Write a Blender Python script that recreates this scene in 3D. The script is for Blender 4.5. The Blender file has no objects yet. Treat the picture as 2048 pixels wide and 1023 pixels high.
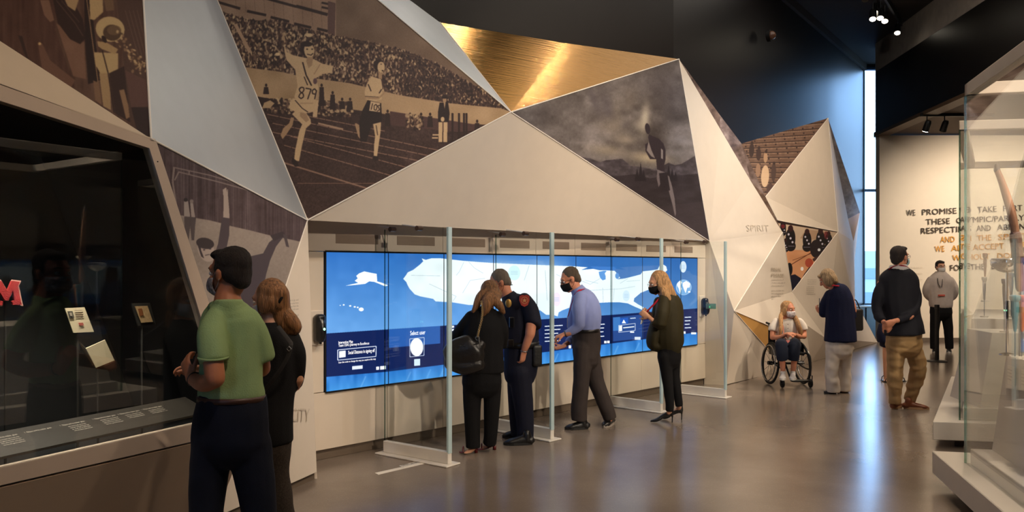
import bpy, bmesh, math, random
import numpy as np
from mathutils import Vector
random.seed(7); RNG = np.random.default_rng(7)
SC = bpy.context.scene; COL = SC.collection
F, CX, HY, H = 1600.0, 1024.0, 537.0, 1.65
# ---------------------------------------------------------------- camera, world, lights, exposure
cd = bpy.data.cameras.new('camera'); cam = bpy.data.objects.new('camera', cd); COL.objects.link(cam)
cam.location = (0, 0, H); cam.rotation_euler = (math.pi/2, 0, 0)
cd.sensor_width = 36; cd.lens = 36*F/2048; cd.shift_y = (HY-511.5)/2048; cd.clip_end = 300; cd.clip_start = .05
SC.camera = cam
SC.view_settings.view_transform = 'Standard'; SC.view_settings.look = 'None'
SC.view_settings.gamma = 1; SC.view_settings.use_curve_mapping = False
SC.view_settings.exposure = 0.28
SC.cycles.max_bounces = 8; SC.cycles.diffuse_bounces = 4; SC.cycles.glossy_bounces = 4
SC.cycles.transparent_max_bounces = 24; SC.cycles.transmission_bounces = 8
SC.cycles.sample_clamp_indirect = 4; SC.cycles.caustics_reflective = False; SC.cycles.caustics_refractive = False
w = bpy.data.worlds.new('world'); SC.world = w; w.use_nodes = True
wn = w.node_tree; bg = wn.nodes['Background']; bg.inputs[1].default_value = 9.0
g_tc = wn.nodes.new('ShaderNodeTexCoord'); g_s = wn.nodes.new('ShaderNodeSeparateXYZ'); g_r = wn.nodes.new('ShaderNodeValToRGB')
wn.links.new(g_tc.outputs['Generated'], g_s.inputs[0]); wn.links.new(g_s.outputs['Z'], g_r.inputs[0]); wn.links.new(g_r.outputs[0], bg.inputs[0])
g_r.color_ramp.elements[0].color = (.36, .58, .88, 1); g_r.color_ramp.elements[0].position = 0.0
g_r.color_ramp.elements[1].color = (.20, .45, .92, 1); g_r.color_ramp.elements[1].position = .5
WARM = (1, .79, .58); MIDW = (1, .84, .68); NEUT = (1, .90, .78); COOL = (.80, .90, 1)
def aim(o, tgt):
    o.rotation_euler = (Vector(tgt)-o.location).to_track_quat('-Z', 'Y').to_euler()
def spot(loc, tgt, power, deg=60, col=WARM, r=.12, blend=.8):
    l = bpy.data.lights.new('spot_lamp', 'SPOT'); l.energy = power; l.spot_size = math.radians(deg); l.spot_blend = blend
    l.color = col; l.shadow_soft_size = r
    o = bpy.data.objects.new('spot_lamp', l); COL.objects.link(o); o.location = loc; aim(o, tgt); return o
def area(loc, tgt, power, sx, sy, col=WARM):
    l = bpy.data.lights.new('added_area_lamp', 'AREA'); l.shape = 'RECTANGLE'; l.size = sx; l.size_y = sy; l.energy = power; l.color = col
    o = bpy.data.objects.new('added_area_lamp', l); COL.objects.link(o); o.location = loc; aim(o, tgt); return o
# gallery spots
spot((2.4, 2.4, 6.5), (-1.2, 6.0, 1.4), 200, 75)
spot((4.2, 4.4, 6.5), (0.4, 8.4, 1.4), 300, 75)
spot((5.9, 6.6, 6.5), (2.3, 10.8, 1.8), 420, 75)
spot((7.2, 9.6, 6.5), (4.4, 13.0, 2.0), 900, 70)
spot((8.2, 12.4, 6.5), (6.2, 15.6, 1.5), 900, 70)
spot((6.4, -1.6, 4.6), (.5, 8.0, 1.3), 1500, 34, MIDW)
spot((6.6, 1.0, 4.6), (2.0, 10.6, 1.6), 1100, 44, MIDW)
spot((5.2, 8.0, 5.9), (8.2, 13.5, 6.3), 130, 70, NEUT)  # added to brighten the grey upper band
spot((0.9, .8, 6.5), (-1.6, 4.2, 1.5), 330, 50)  # added to brighten the man in green
spot((2.2, 3.0, 6.5), (3.1, 5.4, .3), 380, 45)  # added to brighten the vitrine plinths
spot((2.4, 3.2, 6.5), (-1.65, 5.75, .9), 520, 22)  # added to brighten the white side panel
spot((7.6, 11.5, 4.6), (8.5, 16.0, 1.1), 260, 40, MIDW)  # added to light the far man from the front
spot((10.0, 14.6, 4.55), (10.3, 17.9, 1.9), 520, 95, MIDW)
spot((12.4, 13.4, 4.55), (12.6, 17.9, 2.2), 600, 90, MIDW)
spot((4.2, 5.0, 6.6), (-.9, 6.4, 3.2), 230, 42, COOL)
spot((5.2, 7.2, 6.6), (3.2, 11.0, 3.4), 420, 34, COOL)
spot((1.2, 5.2, 6.6), (1.0, 9.2, 4.1), 260, 50, WARM)
spot((4.6, 8.0, 6.6), (2.4, 5.2, 0), 420, 60)
spot((6.4, 11.0, 6.6), (5.2, 10.4, 0), 360, 60)
spot((2.3, 10.15, 6.6), (.7, 8.6, 4.2), 40, 70, (1, .9, .74), .03)  # unseen lamp placed so its reflection streaks the gold panels
spot((.5, 9.1, 6.6), (-.5, 8.0, 4.2), 40, 60, NEUT, .05)  # second unseen lamp, added to light the left edge of the gold
area((4.0, 9.5, 6.6), (4.0, 9.5, 0), 90, 5, 8, NEUT)  # unseen overhead fill area, added for general brightness
portal = area((10.1, 19.93, 3.6), (10.1, 10, 3.6), 1, 2.8, 5.8, (1, 1, 1)); portal.data.cycles.is_portal = True; portal.name = 'window_portal'
# ---------------------------------------------------------------- helpers
def P(px, py, Y): return Vector(((px-CX)/F*Y, Y, H-(py-HY)/F*Y))
def G(px, py): return P(px, py, H*F/(py-HY))          # point on the floor
def lin(c):
    c = np.asarray(c, float)/255; return np.where(c <= .04045, c/12.92, ((c+.055)/1.055)**2.4)
MATS = {}
def mat(name, c, rough=.6, metal=0., bump=0., bscale=40., var=.0, emit=0., spec=.5, coat=0., vscale=6., stretch=None, lincol=False, sheen=0.):
    if name in MATS: return MATS[name]
    m = bpy.data.materials.new(name); m.use_nodes = True; nt = m.node_tree; b = nt.nodes['Principled BSDF']
    col = tuple(c) if lincol else tuple(lin(c)); b.inputs['Base Color'].default_value = (*col, 1)
    b.inputs['Roughness'].default_value = rough; b.inputs['Metallic'].default_value = metal
    b.inputs['Specular IOR Level'].default_value = spec; b.inputs['Coat Weight'].default_value = coat
    b.inputs['Sheen Weight'].default_value = sheen
    if emit: b.inputs['Emission Color'].default_value = (*col, 1); b.inputs['Emission Strength'].default_value = emit
    tc = nt.nodes.new('ShaderNodeTexCoord'); mp = nt.nodes.new('ShaderNodeMapping'); nt.links.new(tc.outputs['Object'], mp.inputs[0])
    if stretch: mp.inputs['Scale'].default_value = stretch
    if var or not bump:
        n = nt.nodes.new('ShaderNodeTexNoise'); n.inputs['Scale'].default_value = vscale; n.inputs['Detail'].default_value = 4
        nt.links.new(mp.outputs[0], n.inputs['Vector']); r = nt.nodes.new('ShaderNodeValToRGB')
        v = var or .03
        r.color_ramp.elements[0].color = (*[x*(1-v) for x in col], 1); r.color_ramp.elements[1].color = (*[min(1, x*(1+v)) for x in col], 1)
        r.color_ramp.elements[0].position = .3; r.color_ramp.elements[1].position = .7
        nt.links.new(n.outputs[0], r.inputs[0]); nt.links.new(r.outputs[0], b.inputs['Base Color'])
    if bump:
        n = nt.nodes.new('ShaderNodeTexNoise'); n.inputs['Scale'].default_value = bscale; n.inputs['Detail'].default_value = 5
        nt.links.new(mp.outputs[0], n.inputs['Vector']); bp = nt.nodes.new('ShaderNodeBump'); bp.inputs['Strength'].default_value = bump
        bp.inputs['Distance'].default_value = .01; nt.links.new(n.outputs[0], bp.inputs['Height']); nt.links.new(bp.outputs[0], b.inputs['Normal'])
    MATS[name] = m; return m
def glass(name, tint=(.93, .985, .96), rough=0., ior=1.5, gain=1., frost=0.):
    if name in MATS: return MATS[name]
    m = bpy.data.materials.new(name); m.use_nodes = True; nt = m.node_tree; nt.nodes.clear()
    o = nt.nodes.new('ShaderNodeOutputMaterial'); mx = nt.nodes.new('ShaderNodeMixShader'); t = nt.nodes.new('ShaderNodeBsdfTransparent')
    g = nt.nodes.new('ShaderNodeBsdfGlossy'); g.inputs['Roughness'].default_value = rough; g.inputs['Color'].default_value = (1, 1, 1, 1)
    t.inputs[0].default_value = (*tint, 1); lw = nt.nodes.new('ShaderNodeLayerWeight'); lw.inputs[0].default_value = .5
    f0 = ((ior-1)/(ior+1))**2; pw = nt.nodes.new('ShaderNodeMath'); pw.operation = 'POWER'; pw.inputs[1].default_value = 5; nt.links.new(lw.outputs['Facing'], pw.inputs[0])
    mu = nt.nodes.new('ShaderNodeMath'); mu.operation = 'MULTIPLY_ADD'; mu.inputs[1].default_value = (1-f0)*gain; mu.inputs[2].default_value = f0*gain; mu.use_clamp = True
    nt.links.new(pw.outputs[0], mu.inputs[0]); nt.links.new(mu.outputs[0], mx.inputs[0]); nt.links.new(t.outputs[0], mx.inputs[1]); nt.links.new(g.outputs[0], mx.inputs[2])
    last = mx
    if frost:
        d = nt.nodes.new('ShaderNodeBsdfDiffuse'); d.inputs[0].default_value = (.64, .80, .84, 1); m2 = nt.nodes.new('ShaderNodeMixShader'); m2.inputs[0].default_value = frost
        nt.links.new(mx.outputs[0], m2.inputs[1]); nt.links.new(d.outputs[0], m2.inputs[2]); last = m2
    nt.links.new(last.outputs[0], o.inputs[0]); MATS[name] = m; return m
def thing(name, label, cat, loc, group=None):
    o = bpy.data.objects.new(name, None); COL.objects.link(o); o.location = loc; o.empty_display_size = .1
    o['label'] = label; o['category'] = cat
    if group: o['group'] = group
    return o
def wloc(o):
    v = Vector((0, 0, 0))
    while o: v += o.location; o = o.parent
    return v
def add(name, geo, m, parent=None, smooth=False, label=None, cat=None, group=None, kind=None, uv=None):
    V, Fc = geo; V = np.asarray(V, float).reshape(-1, 3)
    if parent is None: base = Vector(((V[:, 0].min()+V[:, 0].max())/2, (V[:, 1].min()+V[:, 1].max())/2, V[:, 2].min()))
    else: base = wloc(parent)
    me = bpy.data.meshes.new(name); me.from_pydata((V-np.array(base)).tolist(), [], [list(map(int, f)) for f in Fc]); me.update()
    if len(Fc) < 6000:
        bm = bmesh.new(); bm.from_mesh(me); bmesh.ops.recalc_face_normals(bm, faces=bm.faces); bm.to_mesh(me); bm.free()
    if smooth: me.polygons.foreach_set('use_smooth', [True]*len(me.polygons))
    o = bpy.data.objects.new(name, me); COL.objects.link(o)
    if parent is None: o.location = base
    else: o.parent = parent
    if m: me.materials.append(m)
    if uv is not None:
        l = me.uv_layers.new(name='UVMap'); idx = np.zeros(len(me.loops), int); me.loops.foreach_get('vertex_index', idx)
        l.data.foreach_set('uv', np.asarray(uv, float)[idx].ravel())
    if label: o['label'] = label
    if cat: o['category'] = cat
    if group: o['group'] = group
    if kind: o['kind'] = kind
    return o
def join(*gs):
    V = []; Fc = []; k = 0
    for v, f in gs:
        v = np.asarray(v, float).reshape(-1, 3); V.append(v); Fc += [[i+k for i in q] for q in f]; k += len(v)
    return np.vstack(V), Fc
BF = [[0, 3, 2, 1], [4, 5, 6, 7], [0, 1, 5, 4], [1, 2, 6, 5], [2, 3, 7, 6], [3, 0, 4, 7]]
def box(x0, y0, z0, x1, y1, z1):
    return np.array([(x0, y0, z0), (x1, y0, z0), (x1, y1, z0), (x0, y1, z0), (x0, y0, z1), (x1, y0, z1), (x1, y1, z1), (x0, y1, z1)], float), [list(f) for f in BF]
def obox(o, a, b, c):
    """box with corner o and edge vectors a, b, c"""
    o, a, b, c = map(np.array, (o, a, b, c)); return np.array([o, o+a, o+a+b, o+b, o+c, o+a+c, o+a+b+c, o+b+c]), [list(f) for f in BF]
def bbox(o, a, b, c, bev=.004):
    """bevelled oriented box (chamfered edges)"""
    o, a, b, c = map(lambda v: np.array(v, float), (o, a, b, c)); L = [np.linalg.norm(v) for v in (a, b, c)]; U = [a/L[0], b/L[1], c/L[2]]
    bev = min(bev, min(L)*.45); V = []; idx = {}
    for i in (0, 1):
        for j in (0, 1):
            for k in (0, 1):
                for ax in range(3):
                    s = [bev if t == 0 else -bev for t in (i, j, k)]; s[ax] = 0
                    p = o+a*i+b*j+c*k+U[0]*s[0]+U[1]*s[1]+U[2]*s[2]; idx[(i, j, k, ax)] = len(V); V.append(p)
    Fc = [[idx[(i, j, k, 0)], idx[(i, j, k, 1)], idx[(i, j, k, 2)]] for i in (0, 1) for j in (0, 1) for k in (0, 1)]
    for ax in range(3):
        o2 = [t for t in range(3) if t != ax]
        for s in (0, 1):
            q = []
            for (p1, p2) in ((0, 0), (1, 0), (1, 1), (0, 1)):
                c3 = [0, 0, 0]; c3[ax] = s; c3[o2[0]] = p1; c3[o2[1]] = p2; q.append(idx[(*c3, ax)])
            Fc.append(q)
        for p1 in (0, 1):
            for p2 in (0, 1):
                c0 = [0, 0, 0]; c0[o2[0]] = p1; c0[o2[1]] = p2; c1 = list(c0); c1[ax] = 1
                Fc.append([idx[(*c0, o2[0])], idx[(*c1, o2[0])], idx[(*c1, o2[1])], idx[(*c0, o2[1])]])
    return np.array(V), Fc
def slab(poly, t, n=None):
    """extrude a planar polygon by t away from the camera side; front face is the given polygon"""
    p = np.array([list(q) for q in poly], float); nn = np.zeros(3)
    for i in range(1, len(p)-1): nn += np.cross(p[i]-p[0], p[i+1]-p[0])
    nn /= np.linalg.norm(nn); c = p.mean(0)
    if n is not None: nn = np.array(n, float)
    elif np.dot(nn, np.array([0, 0, H])-c) > 0: nn = -nn
    q = p+nn*t; k = len(p)
    return np.vstack([p, q]), [list(range(k)), list(range(2*k-1, k-1, -1))]+[[i, (i+1) % k, k+(i+1) % k, k+i] for i in range(k)]
def prism(poly_xy, z0, z1):
    k = len(poly_xy); V = [(x, y, z0) for x, y in poly_xy]+[(x, y, z1) for x, y in poly_xy]
    return np.array(V, float), [list(range(k))[::-1], list(range(k, 2*k))]+[[i, (i+1) % k, k+(i+1) % k, k+i] for i in range(k)]
def catmull(A, sub):
    A = np.asarray(A, float); n = len(A)
    if sub <= 1 or n < 3: return A
    B = np.vstack([2*A[0]-A[1], A, 2*A[-1]-A[-2]]); out = []
    for i in range(n-1):
        p0, p1, p2, p3 = B[i:i+4]
        for k in range(sub):
            t = k/sub; out.append(.5*((2*p1)+(-p0+p2)*t+(2*p0-5*p1+4*p2-p3)*t*t+(-p0+3*p1-3*p2+p3)*t**3))
    out.append(A[-1]); return np.array(out)
def loft(pts, rad, side=(1, 0, 0), n=14, sub=3, cap=True, caps=(9, 9)):
    """tube through pts; rad = r or (a along side, b across)"""
    pts = [list(p) for p in pts]; R = [(r, r) if np.isscalar(r) else tuple(r) for r in (rad if hasattr(rad, '__len__') else [rad]*len(pts))]
    A = catmull(np.hstack([np.array(pts, float), np.array(R, float)]), sub); Q = A[:, :3]; R = np.maximum(A[:, 3:], 1e-4)
    T = np.gradient(Q, axis=0); T /= np.linalg.norm(T, axis=1)[:, None]+1e-12
    V = []; rings = []; S0 = np.array(side, float)
    def ring(c, t, ra, rb):
        nonlocal S0
        s = S0-t*np.dot(S0, t)
        if np.linalg.norm(s) < .15: s = np.cross(t, (0, 0, 1.)) if abs(t[2]) < .9 else np.cross(t, (0, 1., 0))
        s /= np.linalg.norm(s); b = np.cross(t, s); i0 = len(V)
        for k in range(n):
            an = 2*math.pi*k/n; V.append(c+s*ra*math.cos(an)+b*rb*math.sin(an))
        rings.append(i0)
    if cap:
        h0_, h1_ = min(*R[0], caps[0]), min(*R[-1], caps[1])
        for q in (1.25, .9, .5): ring(Q[0]-T[0]*h0_*math.sin(q), T[0], *(R[0]*(math.cos(q) if h0_ > .03 else 1-.3*q*h0_/R[0].min())))
    for i in range(len(Q)): ring(Q[i], T[i], *R[i])
    if cap:
        for q in (.5, .9, 1.25): ring(Q[-1]+T[-1]*h1_*math.sin(q), T[-1], *(R[-1]*(math.cos(q) if h1_ > .03 else 1-.3*q*h1_/R[-1].min())))
    Fc = [[a+k, a+(k+1) % n, b+(k+1) % n, b+k] for a, b in zip(rings, rings[1:]) for k in range(n)]
    Fc += [[rings[0]+k for k in range(n)][::-1], [rings[-1]+k for k in range(n)]]
    return np.array(V), Fc
def tube(pts, r, n=8, sub=1): return loft(pts, [r]*len(pts), n=n, sub=sub, cap=False)
def cyl(c0, c1, r, n=20, r2=None): return loft([c0, c1], [r, r if r2 is None else r2], n=n, sub=1, cap=False)
def ellip(c, r, ax=None, n=14, m=10):
    V = []; c = np.array(c, float); ax = np.eye(3) if ax is None else np.array(ax)
    for i in range(m+1):
        th = math.pi*(.02+.96*i/m)
        for k in range(n):
            a = 2*math.pi*k/n; V.append(c+ax[0]*r[0]*math.sin(th)*math.cos(a)+ax[1]*r[1]*math.sin(th)*math.sin(a)+ax[2]*r[2]*math.cos(th))
    Fc = [[i*n+k, (i+1)*n+k, (i+1)*n+(k+1) % n, i*n+(k+1) % n] for i in range(m) for k in range(n)]
    Fc += [list(range(n)), [m*n+k for k in range(n)][::-1]]
    return np.array(V), Fc
def lathe(prof, c, n=24, ax=None):
    """prof = (radius, height) pairs round a vertical axis at c"""
    V = []; c = np.array(c, float); A = np.eye(3) if ax is None else np.array(ax)
    for r, z in prof:
        for k in range(n):
            a = 2*math.pi*k/n; V.append(c+A[0]*r*math.cos(a)+A[1]*r*math.sin(a)+A[2]*z)
    m = len(prof); Fc = [[i*n+k, i*n+(k+1) % n, (i+1)*n+(k+1) % n, (i+1)*n+k] for i in range(m-1) for k in range(n)]
    Fc += [list(range(n))[::-1], [(m-1)*n+k for k in range(n)]]
    return np.array(V), Fc
def torus(c, axis, R, r, n=36, m=8):
    axis = np.array(axis, float); axis /= np.linalg.norm(axis); u = np.cross(axis, (0, 0, 1.)); u /= np.linalg.norm(u); v = np.cross(axis, u); c = np.array(c, float)
    V = []
    for i in range(n):
        a = 2*math.pi*i/n; d = u*math.cos(a)+v*math.sin(a)
        for k in range(m):
            b = 2*math.pi*k/m; V.append(c+d*(R+r*math.cos(b))+axis*r*math.sin(b))
    return np.array(V), [[i*m+k, i*m+(k+1) % m, ((i+1) % n)*m+(k+1) % m, ((i+1) % n)*m+k] for i in range(n) for k in range(m)]
def snoise(V, scale, seed=0, stretch=(1, 1, 1)):
    r = np.random.default_rng(seed); out = np.zeros(len(V)); Q = V*np.array(stretch)
    for o in range(9):
        d = r.normal(size=3); d /= np.linalg.norm(d); f = scale*(1+.45*o)*6.28; w = Q+.35/scale*np.sin(Q[:, [1, 2, 0]]*scale*3+r.uniform(0, 6))
        out += np.sin(w@d*f/2+r.uniform(0, 6))/(1+.5*o)
    return out/3.2
def remesh(geo, vox, smooth=6, disp=0., dscale=5., seed=0, stretch=(1, 1, 1), fac=.5):
    V, Fc = geo; me = bpy.data.meshes.new('tmp'); me.from_pydata(np.asarray(V).tolist(), [], [list(map(int, f)) for f in Fc])
    o = bpy.data.objects.new('tmp', me); COL.objects.link(o)
    r = o.modifiers.new('r', 'REMESH'); r.mode = 'VOXEL'; r.voxel_size = vox
    s = o.modifiers.new('s', 'SMOOTH'); s.iterations = smooth; s.factor = fac
    dg = bpy.context.evaluated_depsgraph_get(); m2 = bpy.data.meshes.new_from_object(o.evaluated_get(dg))
    n = len(m2.vertices); co = np.zeros(n*3); m2.vertices.foreach_get('co', co); co = co.reshape(-1, 3)
    if disp:
        nr = np.zeros(n*3); m2.vertex_normals.foreach_get('vector', nr); nr = nr.reshape(-1, 3); co = co+nr*(snoise(co, dscale, seed, stretch)*disp)[:, None]
    q = [list(p.vertices) for p in m2.polygons]
    bpy.data.objects.remove(o); bpy.data.meshes.remove(me); bpy.data.meshes.remove(m2); return co, q
def text_geo(body, size, o, right, up, width=None, off=.002, thick=.0, bold=0.):
    """flat lettering laid in a plane; o = left end of the base line"""
    c = bpy.data.curves.new('t', 'FONT'); c.body = body; c.size = size; c.extrude = thick; c.resolution_u = 2; c.offset = bold
    t = bpy.data.objects.new('t', c); COL.objects.link(t); dg = bpy.context.evaluated_depsgraph_get(); m2 = bpy.data.meshes.new_from_object(t.evaluated_get(dg))
    n = len(m2.vertices); co = np.zeros(n*3); m2.vertices.foreach_get('co', co); co = co.reshape(-1, 3); q = [list(p.vertices) for p in m2.polygons]
    bpy.data.objects.remove(t); bpy.data.curves.remove(c); bpy.data.meshes.remove(m2)
    right = np.array(right, float); right /= np.linalg.norm(right); up = np.array(up, float); up /= np.linalg.norm(up); nn = np.cross(right, up)
    sx = 1 if width is None else width/max(1e-6, co[:, 0].max()-co[:, 0].min())
    return np.array(o)+np.outer(co[:, 0]*sx, right)+np.outer(co[:, 1], up)+np.outer(co[:, 2]+off, nn), q
# ---------------------------------------------------------------- painted prints (flat artwork for the mural panels and the screens)
class Canvas:
    def __init__(s, x0, y0, x1, y1, sc=2, c=(128, 128, 128)):
        s.x0, s.y0, s.sc = x0, y0, sc; s.w = int((x1-x0)*sc); s.h = int((y1-y0)*sc); s.a = np.ones((s.h, s.w, 3))*np.array(c, float)
        s.Y, s.X = np.mgrid[0:s.h, 0:s.w]; s.X = s.X/sc+x0; s.Y = s.Y/sc+y0
    def win(s, x0, y0, x1, y1):
        a = max(0, int((x0-s.x0)*s.sc)-1); b = min(s.w, int((x1-s.x0)*s.sc)+2); c = max(0, int((y0-s.y0)*s.sc)-1); d = min(s.h, int((y1-s.y0)*s.sc)+2)
        return (slice(c, max(c, d)), slice(a, max(a, b)))
    def poly(s, pts, c, al=1.):
        p = np.array(pts, float); w = s.win(p[:, 0].min(), p[:, 1].min(), p[:, 0].max(), p[:, 1].max()); X, Y = s.X[w], s.Y[w]
        if X.size == 0: return
        ins = np.zeros(X.shape, bool)
        for i in range(len(p)):
            (xa, ya), (xb, yb) = p[i], p[i-1]
            if ya == yb: continue
            ins ^= ((ya > Y) != (yb > Y)) & (X < (xb-xa)*(Y-ya)/(yb-ya)+xa)
        s.a[w] = np.where(ins[..., None], s.a[w]*(1-al)+np.array(c, float)*al, s.a[w])
    def ell(s, cx, cy, rx, ry, c, al=1., rot=0., soft=False):
        R = max(rx, ry)*(2.2 if soft else 1); w = s.win(cx-R, cy-R, cx+R, cy+R); X, Y = s.X[w]-cx, s.Y[w]-cy
        if X.size == 0: return
        ca, sa = math.cos(rot), math.sin(rot); d = ((X*ca+Y*sa)/rx)**2+((-X*sa+Y*ca)/ry)**2
        m = np.exp(-d*1.2)*al if soft else (d < 1)*al
        s.a[w] = s.a[w]*(1-m[..., None])+np.array(c, float)*m[..., None]
    def line(s, pts, wd, c, al=1.):
        for (xa, ya), (xb, yb) in zip(pts, pts[1:]):
            L = math.hypot(xb-xa, yb-ya) or 1; nx, ny = -(yb-ya)/L*wd/2, (xb-xa)/L*wd/2
            s.poly([(xa+nx, ya+ny), (xb+nx, yb+ny), (xb-nx, yb-ny), (xa-nx, ya-ny)], c, al)
    def rect(s, x0, y0, x1, y1, c, al=1.): s.poly([(x0, y0), (x1, y0), (x1, y1), (x0, y1)], c, al)
    def cloud(s, cell, amp, seed=0, ax=1., ay=1., mask=None):
        r = np.random.default_rng(seed); gw = int(s.w/s.sc/cell/ax)+3; gh = int(s.h/s.sc/cell/ay)+3; g = r.normal(size=(gh, gw))
        u = (s.X-s.x0)/cell/ax; v = (s.Y-s.y0)/cell/ay; i = u.astype(int); j = v.astype(int); fu, fv = u-i, v-j; fu = fu*fu*(3-2*fu); fv = fv*fv*(3-2*fv)
        n = (g[j, i]*(1-fu)+g[j, i+1]*fu)*(1-fv)+(g[j+1, i]*(1-fu)+g[j+1, i+1]*fu)*fv
        if mask is not None: n = n*mask
        s.a += (n*amp)[..., None]
    def inside(s, pts):
        p = np.array(pts, float); ins = np.zeros(s.X.shape, bool)
        for i in range(len(p)):
            (xa, ya), (xb, yb) = p[i], p[i-1]
            if ya != yb: ins ^= ((ya > s.Y) != (yb > s.Y)) & (s.X < (xb-xa)*(s.Y-ya)/(yb-ya)+xa)
        return ins
    def crowd(s, reg, n, tones, seed, rx=(1.2, 2.6), ry=(2, 4.5)):
        r = np.random.default_rng(seed); p = np.array(reg, float); ins = s.inside(reg); k = 0
        while k < n:
            x = r.uniform(p[:, 0].min(), p[:, 0].max()); y = r.uniform(p[:, 1].min(), p[:, 1].max()); i = int((y-s.y0)*s.sc); j = int((x-s.x0)*s.sc)
            k += 1
            if 0 <= i < s.h and 0 <= j < s.w and ins[i, j]:
                t = tones[r.integers(len(tones))]; s.ell(x, y, r.uniform(*rx), r.uniform(*ry), t, .85, r.uniform(-.5, .5))
    def blur(s, n=1):
        for _ in range(n):
            a = s.a; s.a = (a+np.roll(a, 1, 0)+np.roll(a, -1, 0)+np.roll(a, 1, 1)+np.roll(a, -1, 1))/5
def smp(cv, x, y):
    u = np.clip((x-cv.x0)*cv.sc-.5, 0, cv.w-1.01); v = np.clip((y-cv.y0)*cv.sc-.5, 0, cv.h-1.01); i = u.astype(int); j = v.astype(int); fu = (u-i)[..., None]; fv = (v-j)[..., None]; a = cv.a
    return (a[j, i]*(1-fu)+a[j, i+1]*fu)*(1-fv)+(a[j+1, i]*(1-fu)+a[j+1, i+1]*fu)*fv
def unlin(l): return np.where(l <= .0031308, l*12.92, 1.055*np.maximum(l, 1e-9)**(1/2.4)-.055)
def make_print(name, cv, poly, gain=(1, 1, 1), res=300, rough=.45, emit=0.):
    """turn artwork into a print in the panel's own flat coordinates; returns material and a function point -> uv"""
    p = np.array([list(q) for q in poly], float); e1 = p[1]-p[0]; e1 /= np.linalg.norm(e1); n = np.cross(e1, p[2]-p[0]); n /= np.linalg.norm(n); e2 = np.cross(n, e1)
    a = (p-p[0])@e1; b = (p-p[0])@e2; a0, a1, b0, b1 = a.min(), a.max(), b.min(), b.max(); W = min(2200, max(16, int((a1-a0)*res))); Hh = min(2200, max(16, int((b1-b0)*res)))
    A, B = np.meshgrid(a0+(np.arange(W)+.5)/W*(a1-a0), b0+(np.arange(Hh)+.5)/Hh*(b1-b0)); Q = p[0]+A[..., None]*e1+B[..., None]*e2
    y = np.maximum(Q[..., 1], .5); im = smp(cv, CX+Q[..., 0]/y*F, HY-(Q[..., 2]-H)/y*F)
    im = np.clip(im, 0, 255)
    if not emit: im = 255*(im/255*1.12)**1.35
    im = unlin(np.clip(lin(im)*np.array(gain), 0, 1)); px = np.ones((Hh, W, 4), np.float32); px[..., :3] = im
    img = bpy.data.images.new(name, W, Hh); img.pixels.foreach_set(px.ravel()); img.update(); img.pack()
    m = bpy.data.materials.new(name); m.use_nodes = True; nt = m.node_tree; t = nt.nodes.new('ShaderNodeTexImage'); t.image = img; t.extension = 'EXTEND'; bs = nt.nodes['Principled BSDF']
    bs.inputs['Roughness'].default_value = rough; bs.inputs['Specular IOR Level'].default_value = .3
    if emit:
        bs.inputs['Base Color'].default_value = (.01, .01, .012, 1); bs.inputs['Roughness'].default_value = .2
        nt.links.new(t.outputs[0], bs.inputs['Emission Color']); bs.inputs['Emission Strength'].default_value = emit
    else: nt.links.new(t.outputs[0], bs.inputs['Base Color'])
    def uvf(V): V = np.asarray(V, float); return np.stack([((V-p[0])@e1-a0)/(a1-a0), ((V-p[0])@e2-b0)/(b1-b0)], 1)
    return m, uvf
DK = [(62, 42, 36), (76, 54, 46), (92, 68, 56), (54, 36, 32), (120, 96, 80), (160, 135, 110), (185, 160, 128)]
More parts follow.
